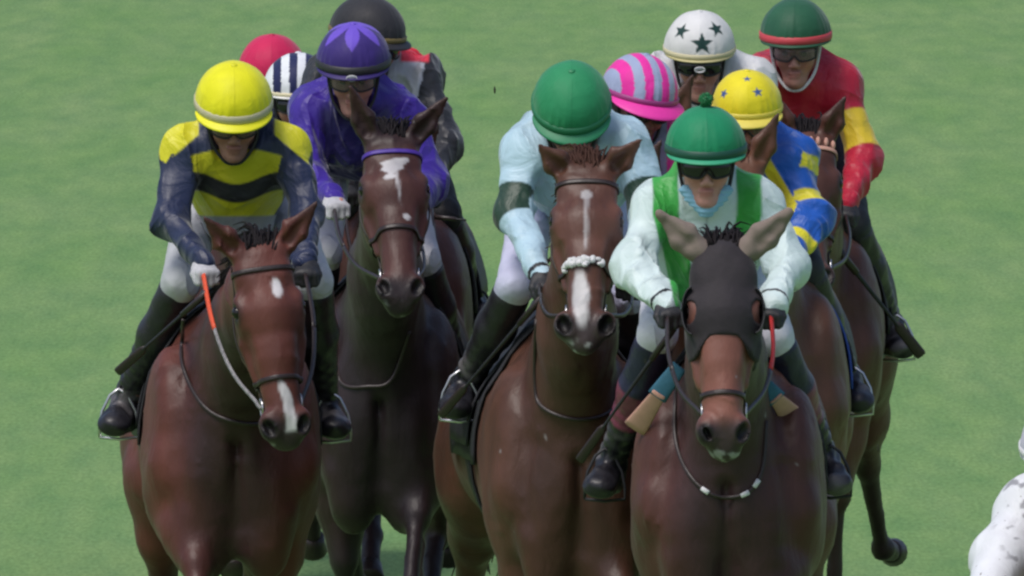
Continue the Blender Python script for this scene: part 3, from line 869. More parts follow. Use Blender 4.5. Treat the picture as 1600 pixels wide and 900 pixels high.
    for i in (0, 1):
        for j, (a_, b_) in enumerate(((sh[i], el[i]), (el[i], wr[i]))):
            ax_ = b_ - a_; L2 = ax_ @ ax_; t = np.clip((V - a_) @ ax_ / L2, 0, 1)
            dist = np.linalg.norm(V - a_ - t[:, None] * ax_, axis=1)
            m = dist < best; best = np.where(m, dist, best); part = np.where(m, 1 + i * 2 + j, part); tt = np.where(m, t, tt)
    info['part'] = part; info['t'] = tt
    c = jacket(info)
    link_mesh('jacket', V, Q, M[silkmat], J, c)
    # ---------- breeches
    tp = np.array([*kn, *hips]); lo = tp.min(0) - .16; hi = tp.max(0) + .16
    F = Field(*[np.arange(lo[i], hi[i], .010) for i in range(3)])
    F.tube(hips[0], hips[1], (.11, .12), (.11, .12), .05, up=(0, 0, 1))
    F.tube(pel, mid * .45 + pel * .55 + V3(0, 0, -.03), (.12, .09), (.115, .075), .05, up=(0, -1, 1))
    for i in (0, 1):
        F.tube(hips[i], kn[i], (.088, .088), (.062, .062), .04)
        d = unit(an[i] - kn[i]); F.tube(kn[i], kn[i] + d * .09, .058, .053, .02)
    F.displace(lambda p: .003 * noise3(p, 30, seed + 8) + .002 * np.abs(noise3(p, 60, seed + 9)))
    V, Q = F.mesh(2)
    link_mesh('breeches', V, Q, M['cloth'], J, np.tile(np.array(breeches), (len(V), 1)))
    # ---------- boots and stirrups
    for i in (0, 1):
        k_, a_ = kn[i], an[i]; d = unit(a_ - k_)
        heel = a_ + V3(0, .045, -.035); toe = a_ + V3((-1, 1)[i] * .035, -.165, -.045)
        tp = np.array([k_, a_, heel, toe]); lo = tp.min(0) - .10; hi = tp.max(0) + .10
        F = Field(*[np.arange(lo[j], hi[j], .0075) for j in range(3)])
        top = k_ + d * .055
        calf = k_ + (a_ - k_) * .4 + V3(0, .012, 0)
        F.tube(top, calf, (.062, .066), (.062, .072), .02); F.tube(calf, a_ + V3(0, 0, .03), (.062, .072), (.042, .048), .03)
        F.tube(a_ + V3(0, 0, .03), heel, (.042, .048), (.038, .040), .02)
        F.tube(a_, toe + V3(0, .06, .03), (.040, .040), (.036, .03), .03)
        F.tube(heel, toe, (.036, .038), (.044, .030), .025, up=(0, 0, 1))
        F.ell(toe + V3(0, .03, .006), (.048, .065, .036), .02)
        F.displace(lambda p: .0025 * noise3(p, 34, seed + 5 + i) + .002 * np.sin(((p - k_) @ d) * 150) * smooth(.25, .35, (p - k_) @ d))
        V, Q = F.mesh(1)
        t = (V - k_) @ d / np.linalg.norm(a_ - k_)
        c = np.tile(np.array((.016, .015, .02)), (len(V), 1))
        c = mixc(c, (.13, .12, .125), smooth(.1, .5, noise3(V, 22, seed + i)) * smooth(.60, .8, t) * .8)
        if bootcol: c = bootcol(c, t, V, i)
        b = link_mesh('boot', V, Q, M['boot'], J, c)
        sc = a_ + V3((-1, 1)[i] * .02, -.07, -.05)
        arch = [sc + V3(x * .062, 0, z) for x, z in ((-1, -.035), (-1, .0), (-.85, .05), (-.45, .10), (0, .12), (.45, .10), (.85, .05), (1, 0), (1, -.035), (0, -.042), (-1, -.035))]
        STIRRUPS.append((key, i, arch, sc, kn[i], mid))
    # ---------- gloves
    if hands:
        for i in (0, 1):
            g = M['glove_' + gloves[i]]
            d_ = unit(unit(wr[i] - el[i]) + V3(0, -.5, -.25))
            glove(J, wr[i] - d_ * .01, wr[i] + d_ * .1, g, (1, -1)[i])
    # ---------- helmet with silk cap
    nu_, nv_ = 144, 70; HV = []; HF = []
    rx, ry, rz = capw, capw * 1.20, capw * 1.02
    hcen = C
    th = np.linspace(0, 2 * math.pi, nu_, endpoint=False)
    for i in range(nv_ + 1):
        ph = R(101) * (i / nv_) + 1e-3
        st, ct = math.sin(ph), math.cos(ph)
        wv = 1 + .010 * math.sin(1) * 0
        for t_ in th:
            f = 1 + .004 * math.sin(6 * t_ + 3 * ph) * st + .016 * math.sin(19 * t_ + seed + 3 * math.sin(5 * t_ + seed)) * st * (i / nv_) ** 3 + .006 * math.sin(3 * t_ + 5 * ph + seed) * st + .006 * max(0, 1 - abs(math.sin(3 * t_)) * st / .04)
            HV.append(hcen + X * (rx * st * math.sin(t_) * f) + Fw * (ry * st * math.cos(t_) * f - .012) + U * (rz * ct * f))
    for i in range(nv_):
        for j in range(nu_):
            HF.append((i * nu_ + j, (i + 1) * nu_ + j, (i + 1) * nu_ + (j + 1) % nu_, i * nu_ + (j + 1) % nu_))
    HV = np.array(HV); r = HV - hcen
    hx, hf, hu = r @ X / capw, r @ Fw / capw, r @ U / capw
    c = cap(hx, hf, hu)
    hel = link_mesh('helmet', HV, HF, M['cap'], J, c)
    multi('cap_button', [sphere_geo(hcen + U * (rz + .000) - Fw * .012, (.012, .012, .005), 12, 8, rot)], mat_col_plain(c[0]), hel)
    # seams
    # band round the rim
    bc = band or dict(col=(.02, .02, .02), h=.020)
    V = []; Fc = []; n = 72
    for j in range(n):
        t_ = 2 * math.pi * j / n
        for k, (rr, uu) in enumerate(((1.012, -.12), (1.035, -.10), (1.04, -.10 + bc['h'] / capw), (1.0, -.08 + bc['h'] / capw))):
            sq = math.sqrt(max(.1, 1 - (uu / 1.02) ** 2)) if uu > 0 else 1
            V.append(hcen + X * (rx * rr * sq * math.sin(t_)) + Fw * (ry * rr * sq * math.cos(t_) - .012) + U * (uu * capw))
    for j in range(n):
        for k in range(3): Fc.append((j * 4 + k, ((j + 1) % n) * 4 + k, ((j + 1) % n) * 4 + k + 1, j * 4 + k + 1))
    link_mesh('cap_band', V, Fc, plain(bc['col']), hel)
    # peak
    pk = brim or dict(col=(.02, .02, .02), l=.045)
    V = []; Fc = []; n = 32; m_ = 6
    for side_ in (0, 1):
        for j in range(n + 1):
            t_ = R(-72) + R(144) * j / n
            ext = pk['l'] * max(0, math.cos(t_ * 90 / 76)) ** .6
            for k in range(m_ + 1):
                e_ = ext * k / m_; dro = -.10 * capw - .42 * e_ - .9 * e_ * e_ / .05 * .3 - (0.004 if side_ else 0)
                V.append(hcen + X * ((rx * 1.0 + e_) * math.sin(t_)) + Fw * ((ry * 1.0 + e_) * math.cos(t_) - .012) + U * dro)
    o_ = (n + 1) * (m_ + 1)
    for j in range(n):
        for k in range(m_):
            a0 = j * (m_ + 1) + k; Fc.append((a0, a0 + 1, a0 + m_ + 2, a0 + m_ + 1)); Fc.append((o_ + a0, o_ + a0 + m_ + 1, o_ + a0 + m_ + 2, o_ + a0 + 1))
        a0 = j * (m_ + 1) + m_; Fc.append((a0, o_ + a0, o_ + a0 + m_ + 1, a0 + m_ + 1))
    link_mesh('peak', V, Fc, plain(pk['col']), hel)
    if pompom is not None:
        g = []; rs = np.random.RandomState(3)
        pc = hcen + U * (rz + .020) - Fw * .012
        g.append(sphere_geo(pc, .019))
        for i in range(160):
            d = unit(rs.normal(size=3)); g.append(tube_geo([pc + d * .012, pc + d * .0245], [.004, .0012], 4))
        multi('pompom', g, plain(pompom), hel)
    # chin straps
    gs = []
    for s in (-1, 1):
        gs.append(tube_geo(spline([hq(s * .088, .02, .04), hq(s * .080, .022, -.02), hq(s * .066, .042, -.075), hq(s * .03, .062, -.122), hq(0, .068, -.132)], 14), .006, 6, .5))
        gs.append(tube_geo(spline([hq(s * .088, -.04, .03), hq(s * .079, -.01, -.03), hq(s * .070, .03, -.062)], 8), .0055, 6, .5))
    multi('chin_strap', gs, M[strapcol] if strapcol in M else M['black'], hel)
    # goggles
    V = []; Fc = []; n = 28; m_ = 8
    for j in range(n + 1):
        t_ = R(-58) + R(116) * j / n; xx = .084 * math.sin(t_)
        for k in range(m_ + 1):
            kk = k / m_
            top = .030 - .006 * (t_ / 1.) ** 2; bot = -.022 + .020 * math.exp(-(xx / .013) ** 2) + .012 * (abs(t_) / 1.) ** 3
            uu = bot + (top - bot) * kk
            bul = .006 * math.sin(math.pi * kk)
            V.append(hq(xx * 1.02, .038 + .074 * math.cos(t_) ** .8 + bul, uu))
    for j in range(n):
        for k in range(m_):
            a0 = j * (m_ + 1) + k; Fc.append((a0, a0 + m_ + 1, a0 + m_ + 2, a0 + 1))
    gg = link_mesh('goggles', V, Fc, M[lens], J); md = gg.modifiers.new('t', 'SOLIDIFY'); md.thickness = .003
    edge = [V[j * (m_ + 1)] for j in range(n + 1)] + [V[j * (m_ + 1) + m_] for j in range(n, -1, -1)]; edge.append(edge[0])
    tube('goggle_frame', edge, .0034, M['black'], gg, 6)
    if badge:
        bc_ = hcen + Fw * (ry * 1.045 - .006) + U * (-.02 if badge == 1 else -.045)
        rp = [bc_ + X * .017 * math.cos(a_) + U * .009 * math.sin(a_) for a_ in np.linspace(0, 2 * math.pi, 17)]
        tube('badge_rim', rp, .0026, M['white'], hel, 6)
        multi('badge', [sphere_geo(bc_ - Fw * .002, (.014, .003, .007), 12, 6, rot)], M['steel'], hel)
    if mask:
        Fm = Field(*[np.arange(hc[i] - .17, hc[i] + .12, .0045) for i in range(3)])
        Fm.tube(hq(-.052, .048, -.088), hq(0, .062, -.128), (.02, .012), (.024, .018), .02, up=Fw)
        Fm.tube(hq(.052, .048, -.088), hq(0, .062, -.128), (.02, .012), (.024, .018), .02, up=Fw)
        for s in (-1, 1): Fm.ell(hq(s * .062, .038, -.072), (.022, .015, .016), .015, rot)
        Fm.displace(lambda p: .0018 * np.sin((p @ U) * 420))
        Vm, Qm = Fm.mesh(1); link_mesh('face_mask', Vm, Qm, M['mask'], J)
    J_ = dict(root=J, sh=sh, el=el, wr=wr, kn=kn, an=an, mid=mid, C=C, hq=hq)
    JOCKEYS[key] = J_
    return J_
STIRRUPS = []; JOCKEYS = {}; _pl = {}
def plain(col):
    k = tuple(round(float(x), 4) for x in col)
    if k not in _pl: _pl[k] = mat_plain('cloth_trim', k, .5, bump=.2, bscale=60, var=.06)
    return _pl[k]
def mat_col_plain(c): return plain(c)

def whip(label, a, b, ya, yb, mat=None, fat=.006, flap=True):
    p0, p1 = at(*a, ya), at(*b, yb); d = unit(p1 - p0)
    o = root('riding_whip', tuple(p0), label, 'whip', None)
    pts = [p0, p0 + (p1 - p0) * .25, p0 + (p1 - p0) * .75, p1]
    tube('shaft', pts, [fat * 1.35, fat, fat * .75, fat * .7], M['black'], o, 8)
    tube('grip', [p0 - d * .02, p0 + d * .12], [fat * 1.9, fat * 1.6], M['leather'], o, 8)
    if flap: tube('flap', [p1 - d * .16, p1 - d * .14, p1 - d * .01, p1], [fat * 1.0, fat * 2.3, fat * 2.5, fat * 2.2], M['leather'], o, 8, .35)
    return o

# ================================================================== THE HORSES
def mark_star_snip(s, x, y, n):      # short star and a snip between the nostrils
    star = smooth(.018, .011, np.hypot((s - .20) * .65 * .42, (x - .028)) + .003 * n)
    snip = smooth(.022, .014, np.abs(x - .004 - .01 * np.sin(s * 9)) + .004 * n + np.maximum(0, .78 - s) * .10) * smooth(.66, .70, s) * smooth(.955, .93, s)
    return np.maximum(star * .9, snip)
def mark_big_star(s, x, y, n):
    yy = (s - .20) * .65
    half = .010 + .029 * smooth(.050, -.025, yy) + .006 * np.sin(yy * 160 + 1)
    star = smooth(half + .003, half - .004, np.abs(x + .006 + .25 * yy) + .007 * n) * smooth(-.046, -.038, yy + .008 * n + .25 * x) * smooth(.06, .045, yy)
    line = smooth(.0095, .003, np.abs(x - .002 - .05 * (s - .2)) + .003 * n + np.maximum(0, s - .22) * .02) * (s > .16) * smooth(.46, .36, s) * .8
    dot = smooth(.014, .009, np.hypot((s - .50) * .65, x - .030))
    return np.maximum(np.maximum(star, line), dot)
def mark_stripe(s, x, y, n):
    star = smooth(.020, .012, np.hypot((s - .17) * .65 * .8, x) + .002 * n) * .85
    line = smooth(.0085, .004, np.abs(x) + .0015 * n) * (s > .17) * smooth(.52, .46, s) * .6
    nose = smooth(.030, .018, np.abs(x + .014 - .02 * (s - .7)) + .007 * n + np.maximum(0, s - .84) * .14 + np.maximum(0, .68 - s) * .1) * smooth(.58, .64, s) * smooth(.95, .89, s)
    return np.maximum(np.maximum(star, line), nose)

BAY = dict(base=(.112, .034, .025), dark=(.020, .011, .012), head=(.115, .036, .027))
DKBAY = dict(base=(.036, .018, .018), dark=(.011, .008, .011), head=(.085, .033, .027), ear=(.07, .03, .025))
CHES = dict(base=(.100, .042, .027), dark=(.030, .016, .014), head=(.130, .054, .039), ear=(.12, .05, .035), muzzle=(.055, .042, .045))
BRN = dict(base=(.085, .030, .023), dark=(.024, .013, .016), head=(.20, .078, .057))
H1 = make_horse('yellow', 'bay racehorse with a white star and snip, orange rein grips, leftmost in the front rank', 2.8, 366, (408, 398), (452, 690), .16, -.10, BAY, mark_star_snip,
                yaw=.06, width=.93, dz=-.10, chestshade=.85, gait=('reach', 'stand', 'gather', 'push'), ears=((-.13, .115, .03), (.13, .12, .02)))
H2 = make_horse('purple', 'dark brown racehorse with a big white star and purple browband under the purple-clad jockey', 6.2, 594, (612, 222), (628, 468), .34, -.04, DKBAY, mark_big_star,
                yaw=-.02, width=.90, dz=-.13, chestshade=.7, gait=('stand', 'reach', 'push', 'gather'), ears=((-.085, .175, .03), (.13, .125, .02)))
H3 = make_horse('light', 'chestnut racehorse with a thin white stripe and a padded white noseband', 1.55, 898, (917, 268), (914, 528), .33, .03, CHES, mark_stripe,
                yaw=.10, width=.86, dz=-.10, gait=('stand', 'reach', 'push', 'gather'), ears=((-.10, .065, .04), (.115, .08, .04)), mane='red', chestshade=.5, muz=1.22, foam=1.0)
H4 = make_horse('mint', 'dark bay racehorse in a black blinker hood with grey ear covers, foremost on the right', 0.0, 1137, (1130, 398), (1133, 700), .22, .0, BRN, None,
                yaw=-.03, dz=-.09, chestshade=.8, gait=('stand', 'reach', 'push', 'gather'), earw=.036, ears=((-.145, .105, .02), (.15, .105, .02)))
H5 = make_horse('blue', 'golden bay racehorse half hidden behind the hooded front runner, under the blue and yellow jockey', 5.3, 1195, (1150, 262), (1140, 520), .32, 0, dict(base=(.125, .053, .030), dark=(.04, .020, .016)), None,
                yaw=-.02, width=.88, dz=-.04, gait=('stand', 'fold', 'push', 'gather'), ears=((-.09, .15, .02), (.085, .165, .0)), fine=.009, mane='red')
H6 = make_horse('red', 'bay racehorse with a beige plaited browband, furthest right in the pack, carrying the red-clad jockey', 9.3, 1255, (1262, 218), (1268, 450), .36, .02, dict(base=(.095, .037, .026), dark=(.03, .016, .015)), None,
                yaw=-.05, width=.84, dz=-.04, gait=('fold', 'stand', 'gather', 'kick'), ears=((-.07, .15, .02), (.075, .13, .02)), fine=.009)
H11 = make_horse('blackcap', 'brown racehorse under the jockey with the black cap and gold band', 10.0, 615, (615, 262), (618, 490), .36, 0, BRN, None,
                 yaw=-.03, width=.80, gait=('fold', 'stand', 'gather', 'push'), fine=.011)

bridle(H1, noseband_s=.66)
bridle(H2, brow=M['purple'], noseband_s=.56)
bridle(H3, nose=M['leather'], noseband_s=.57, fuzzy=True)
bridle(H4, hood=True, noseband_s=.72)
bridle(H5); bridle(H6, brow=M['tan']); bridle(H11)
front_strap(H1, [(286, 500), (282, 575), (318, 640), (372, 664), (440, 668)], 2.3, M['leather'])
front_strap(H2, [(522, 520), (530, 600), (575, 608), (612, 596), (640, 520)], 5.7, M['leather'])
front_strap(H3, [(838, 500), (836, 600), (848, 640), (905, 658), (962, 640), (985, 560)], 1.1, M['leather'])
q_ = front_strap(H4, [(1058, 600), (1056, 690), (1080, 748), (1122, 778), (1168, 772), (1192, 735), (1198, 660)], -.4, M['leather'])
for k_ in (17, 26, 30):
    d_ = unit(q_[k_ + 1] - q_[k_ - 1]); multi('breastplate_buckle', [tube_geo([q_[k_] - d_ * .014 + V3(0, -.004, 0), q_[k_] + d_ * .014 + V3(0, -.004, 0)], [.007, .008], 8, .5, V3(0, -1, 0))], M['white'], H4['root'])
for h in (H1, H2, H3, H4, H5, H6, H11): saddle(h, cloth=M['blue'] if h is H5 else None)

# plaited mane knots over the poll of the horse on the right
g = []
for i in range(8):
    th = R(25 + 130 * i / 7); q = H6['q']; c = q(.035, 0, -.05); d = math.cos(th) * H6['u'] + math.sin(th) * H6['v']
    hit = H6['bvh'].ray_cast(Vector(c + d * .25), Vector(-d), .25)[0]
    if hit: g.append(sphere_geo(np.array(hit) + d * .004, (.0085, .012, .018), 8, 6, np.array([H6['u'], H6['v'], H6['a']])))
multi('browband_bead', g, M['tan'], H6['root'])

# hood with blinker cups on the front runner
def make_hood(H):
    P, a, u, v, h = H['fr']; q = H['q']; rt = H['root']
    F = Field(np.arange(P[0] - .24, P[0] + .24, .0062), np.arange(H['Mz'][1] - .12, P[1] + .22, .0062), np.arange(H['Mz'][2] - .02, P[2] + .16, .0062))
    head_prims(F, H['fr'], g=.007)
    nd = unit(H['mid2'] - P)
    F.tube(P - v * .09 * h + a * .06, H['mid2'] * .5 + P * .5 - v * .05, (.083, .112), (.088, .13), .04, up=H['nu'])
    def cut(p):
        r = p - P; s_ = r @ a / .65 / h; x_ = r @ u / h; y_ = r @ v / h
        low = (s_ - (.43 + .09 * smooth(.035, .10, np.abs(x_)))) * .65      # open below the eyes
        return low
    F.cut(cut)
    for s in (-1, 1):
        F.ell(q(.295, s * .093, -.012), (.022, .036, .05), .004, np.array([u, a, v]), sub=True)
    V, Q = F.mesh(1)
    hd = link_mesh('hood', V, Q, M['hood'], rt)
    # centre seam binding
    for s in (-1, 1):   # cups: half shells beside the eyes, open to the front
        V = []; Fc = []; n, m = 12, 16
        cc = q(.30, s * .088, -.045)
        for i in range(n + 1):
            ph = R(4 + 84 * i / n)
            for j in range(m + 1):
                th = R(-100 + 200 * j / m)
                # outward u, along a, open towards +v
                V.append(cc + u * s * (.030 * math.cos(ph)) + a * (.074 * math.sin(ph) * math.sin(th)) - v * (.055 * math.sin(ph) * math.cos(th) - .055))
        for i in range(n):
            for j in range(m):
                k = i * (m + 1) + j; Fc.append((k, k + 1, k + m + 2, k + m + 1))
        o = link_mesh('blinker_cup', V, Fc, M['black'], hd); md = o.modifiers.new('t', 'SOLIDIFY'); md.thickness = .004
    for (base, tip, fro) in H['tips']:
        allp = np.array([base, tip]); lo = allp.min(0) - .10; hi = allp.max(0) + .10
        F = Field(*[np.arange(lo[i], hi[i], .006) for i in range(3)])
        ear_prims(F, base, tip, fro, g=.008, w=.037, cup=False); F.tube(base * .7 + tip * .3 + fro * .036, base * .25 + tip * .75 + fro * .032, (.010, .010), (.004, .008), .03, sub=True); F.displace(lambda p: .003 * noise3(p, 50, 3))
        V, Q = F.mesh(1); o = link_mesh('ear_cover', V, Q, M['earcover'], hd)
make_hood(H4)

# ================================================================== THE JOCKEYS
navy = np.array(lin(34, 44, 76)); yel = np.array(lin(222, 216, 40)); blk = np.array((.015, .015, .02))
def colfill(i, c): return np.tile(np.array(c, float), (len(i['x']), 1))
def J_navy(i):
    c = colfill(i, navy); x, z, p = i['x'], i['z'], i['part']; n = i['n']
    panel = smooth(.150, .143, np.abs(x) + .004 * n) * (p == 0) * (i['y'] < .10)
    c = mixc(c, yel * .8, panel * smooth(-.030, -.038, z + .25 * (np.abs(x) - .07) * (np.abs(x) > .07)) * smooth(-.325, -.315, z))
    c = mixc(c, blk, panel * smooth(.034, .027, np.abs(z + .155 + .02 * np.cos(x * 22))))
    c = mixc(c, lin(150, 150, 158), smooth(-.245, -.255, z) * (p == 0))
    # yellow shoulder straps over the top
    ax = np.abs(x)
    sh = smooth(.118, .124, ax) * smooth(-.052, -.046, z - (.055 - (ax - .13) * .85)) * smooth(-.045, -.036, z + .1 * np.abs(i['n']))
    c = mixc(c, yel, sh)
    return c
def J_purple(i):
    c = colfill(i, lin(62, 38, 150)); x, z, p = i['x'], i['z'], i['part']
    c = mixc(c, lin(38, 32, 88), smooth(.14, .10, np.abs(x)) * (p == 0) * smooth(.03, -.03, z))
    return c
def J_light(i):
    c = colfill(i, lin(182, 212, 228)); p, t = i['part'], i['t']
    arm = ((p == 1) | (p == 3)) * smooth(.60, .62, t) + ((p == 2) | (p == 4)) * smooth(.12, .10, t)
    c = mixc(c, lin(38, 66, 52), np.clip(arm, 0, 1))
    cuff = ((p == 2) | (p == 4)) * (t > .9); c = mixc(c, blk, cuff * (t < .955) * 1.0)
    return c
def J_mint(i):
    c = colfill(i, lin(212, 230, 230)); x, z, p, t = i['x'], i['z'], i['part'], i['t']
    ax = np.abs(x); cen = .128 + .25 * np.minimum(0, z + .06)
    br = smooth(.042, .036, np.abs(ax - cen) + .003 * i['n']) * (z > -.34) * (i['y'] < .20)
    c = mixc(c, lin(62, 168, 72), br)
    c = mixc(c, lin(150, 165, 172), smooth(.004, .002, ax) * (z < -.02) * .6)
    cuff = ((p == 2) | (p == 4)) * (t > .90); c = mixc(c, blk, cuff * (t < .95) * 1.0)
    return c
def J_blue(i):
    c = colfill(i, lin(28, 92, 190)); x, z, p, t = i['x'], i['z'], i['part'], i['t']; Y = lin(232, 220, 50)
    n = i['n'] * .012
    ua = ((p == 1) | (p == 3)); fa = ((p == 2) | (p == 4))
    c = mixc(c, Y, ua * np.maximum(smooth(.13, .10, np.abs(t - .16 + n)), smooth(.13, .10, np.abs(t - .72 + n))))
    c = mixc(c, Y, fa * smooth(.10, .07, np.abs(t - .55 + n)))
    c = mixc(c, Y, (p == 0) * smooth(.026, .020, np.abs(np.abs(x) + .6 * z - .03)))
    return c
def J_red(i):
    c = colfill(i, lin(186, 30, 58)); p, t = i['part'], i['t']
    ua = ((p == 1) | (p == 3))
    return mixc(c, lin(228, 196, 50), ua * smooth(.40, .43, t) * smooth(.93, .90, t) * 1.0)
def J_white(i):
    c = colfill(i, (.72, .73, .75)); return mixc(c, lin(50, 80, 70), smooth(.32, .40, noise3(np.stack([i['x'], i['y'], i['z']], 1), 24, 5)) * .0)
def J_lead(i):
    q = np.stack([i['x'], i['y'], i['z']], 1); c = colfill(i, (.80, .82, .87))
    n = noise3(q * np.array([1, .4, 1.6]), 42, 5) + .5 * noise3(q, 90, 6)
    return mixc(c, (.22, .22, .25), smooth(.32, .46, n) * smooth(-.24, -.18, i['x'] + .35 * (i['z'] + .1)) * .8)
def J_pink(i): return mixc(colfill(i, lin(232, 60, 160)), lin(150, 160, 190), (np.abs(np.mod(i['x'], .11) - .055) < .022) * 1.0)
def J_plain(col): return lambda i: colfill(i, col)
def J_black(i):
    c = colfill(i, (.030, .031, .038)); x, z, p = i['x'], i['z'], i['part']
    tor = (p == 0)
    c = mixc(c, lin(188, 190, 200), tor * 1.0)
    c = mixc(c, lin(232, 50, 72), ((p == 0) | (p == 3)) * smooth(.02, .03, z) * smooth(.09, .10, x) * smooth(.20, .19, x))
    return c
def C_plain(col):
    col = np.array(col)
    def f(x, fw, u):
        c = np.tile(col, (len(x), 1))
        th = np.arctan2(x, fw); seam = np.abs(np.sin(3 * th)) * np.hypot(x, fw)
        return c * (1 - .12 * smooth(.02, .0, seam))[:, None]
    return f
def star_mask(px, py, r):
    a = np.arctan2(px, py); d = np.hypot(px, py)
    k = np.pi / 5; m = np.abs(np.mod(a + k, 2 * k) - k)       # 0 at a point, k between
    # straight edged five pointed star
    ri = .42 * r
    x1, y1 = r, 0.0; x2, y2 = ri * np.cos(k), ri * np.sin(k)
    X, Y = d * np.cos(m), d * np.sin(m)
    cr = (x2 - x1) * (Y - y1) - (y2 - y1) * (X - x1)
    return (cr > 0) if False else (cr / np.hypot(x2 - x1, y2 - y1))
def C_stars(base, col, stars):
    base = np.array(base)
    def f(x, fw, u):
        c = np.tile(base, (len(x), 1))
        for (sx, su, r) in stars:
            sf = math.sqrt(max(0, 1.1 - sx * sx - su * su))
            n = unit((sx, sf, su)); e1 = unit(np.cross((0, 0, 1), n)) * -1; e2 = np.cross(e1, n) * 1
            P_ = np.stack([x, fw / 1.1, u], 1)
            e1 = unit(np.array([n[1], -n[0], 0])); e2 = unit(np.cross(e1, n)); e2 = e2 if e2[2] > 0 else -e2
            m = star_mask(P_ @ e1, P_ @ e2, r)
            c = mixc(c, col, smooth(-.012, .012, m) * ((P_ @ n) > .3))
        return c
    return f
def C_purple(x, fw, u):
    c = C_plain(lin(58, 42, 118))(x, fw, u)
    th = np.arctan2(x, fw); tri = (np.abs(np.mod(th + R(30), R(60)) - R(30)) < R(30) * np.clip((u - .52) / .48, 0, 1) * 1.0)
    return mixc(c, lin(112, 84, 205), tri * (u > .5) * 1.0)
def C_stripes(a, b, w_, ph=0):
    def f(x, fw, u):
        m = np.mod(x + ph, w_ * 2) < w_
        e = np.abs(np.mod(x + ph, w_) - w_ / 2)
        c = np.tile(np.array(a, float), (len(x), 1)); return mixc(c, b, m * 1.0)
    return f

J = {}
WH = (.62, .62, .66)
J['navy'] = make_jockey('yellow', 'jockey in navy silks with yellow shoulder straps and a bright yellow cap', 2.8, (365, 160),
    [(285, 218), (455, 214)], [(268, 345), (478, 335)], [(318, 412), (478, 412)], [(283, 440), (490, 440)], [(196, 640), (508, 645)],
    pitch=.40, yaw=.03, jacket=J_navy, cap=C_plain(lin(236, 232, 30)), brim=dict(col=lin(236, 232, 30), l=.03), band=dict(col=lin(190, 186, 150), h=.022),
    gloves=('white', 'black'), lower=.27, lens='lens_clear', skin=lin(168, 120, 108), group='jockeys riding in the pack', breeches=(.55, .56, .60))
J['purple'] = make_jockey('purple', 'jockey in shiny purple silks and a purple cap with a pale diamond top', 6.2, (552, 95),
    [(482, 160), (630, 168)], [(472, 270), (668, 280)], [(522, 312), (640, 330)], [(505, 395), (660, 405)], [(480, 600), (712, 588)],
    pitch=.24, yaw=-.03, jacket=J_purple, cap=C_purple, brim=dict(col=lin(52, 38, 105), l=.02), band=dict(col=(.03, .03, .035), h=.024),
    gloves=('white', 'white'), lens='lens_clear', skin=lin(186, 132, 122), badge=1)
J['light'] = make_jockey('light', 'jockey in pale blue silks with dark green armbands, bent low under a green cap', 1.55, (893, 164),
    [(812, 218), (985, 215)], [(798, 335), (1018, 330)], [(848, 432), (985, 430)], [(806, 445), (985, 460)], [(728, 612), (1010, 620)],
    pitch=.62, yaw=.0, jacket=J_light, cap=C_plain(lin(42, 140, 92)), brim=dict(col=lin(40, 130, 88), l=.03), band=dict(col=lin(36, 118, 80), h=.02),
    breeches=lin(205, 205, 232), skin=lin(176, 122, 108))
def boot_mint(c, t, V, i):
    c = mixc(c, lin(34, 34, 62), smooth(.40, .38, t)); c = mixc(c, lin(118, 52, 76), smooth(.38, .40, t) * smooth(.66, .64, t)); return c
J['mint'] = make_jockey('mint', 'jockey in mint-white silks with green braces and a green cap with a pompom', 0, (1103, 230),
    [(1020, 306), (1190, 300)], [(988, 418), (1232, 415)], [(1042, 478), (1205, 478)], [(1028, 520), (1208, 525)], [(955, 735), (1288, 730)],
    pitch=.16, yaw=.02, jacket=J_mint, cap=C_plain(lin(26, 138, 94)), brim=dict(col=lin(60, 165, 125), l=.02), band=dict(col=lin(28, 82, 66), h=.022),
    pompom=lin(20, 110, 62), mask=True, breeches=lin(222, 220, 236), bootcol=boot_mint, skin=lin(205, 150, 138), lower=.30)
J['blue'] = make_jockey('blue', 'jockey in blue silks with yellow bands and a yellow cap with small blue stars', 5.3, (1167, 166),
    [(1105, 235), (1240, 240)], [(1090, 340), (1262, 345)], [(1130, 400), (1225, 405)], [(1090, 420), (1258, 420)], [(1050, 600), (1325, 605)],
    pitch=.22, jacket=J_blue, cap=C_stars(lin(235, 220, 40), lin(60, 90, 150), [(.32, .66, .17), (-.72, .55, .17), (0, .97, .13),]), brim=dict(col=lin(228, 210, 90), l=.035),
    band=dict(col=lin(222, 206, 80), h=.014), lens='lens_clear', breeches=(.04, .04, .05), skin=lin(176, 110, 95), arm_r=1.12, capw=.115)
J['red'] = make_jockey('red', 'jockey in crimson silks with yellow armbands and a dark green cap, furthest right', 9.3, (1243, 54),
    [(1182, 112), (1318, 118)], [(1165, 235), (1345, 245)], [(1205, 320), (1322, 322)], [(1185, 350), (1332, 350)], [(1140, 520), (1392, 522)],
    pitch=.14, yaw=-.06, jacket=J_red, cap=C_plain(lin(38, 92, 66)), brim=dict(col=lin(38, 84, 62), l=.015), band=dict(col=lin(200, 70, 78), h=.022),
    breeches=(.035, .035, .045), lens='lens_clear', skin=lin(180, 130, 118), strapcol='white')
J['white'] = make_jockey('white', 'jockey in white silks with a white cap carrying dark green stars', 9.0, (1093, 74),
    [(1022, 112), (1184, 112)], [(1005, 225), (1212, 215)], [(1050, 300), (1150, 300)], [(1020, 330), (1165, 330)], [(980, 480), (1200, 480)],
    pitch=.20, jacket=J_white, cap=C_stars((.74, .74, .74), lin(28, 62, 58), [(.07, .36, .34), (-.55, .66, .27), (.50, .72, .27)]), brim=dict(col=lin(200, 190, 140), l=.012),
    band=dict(col=lin(206, 198, 160), h=.014), skin=lin(180, 130, 115), badge=2)
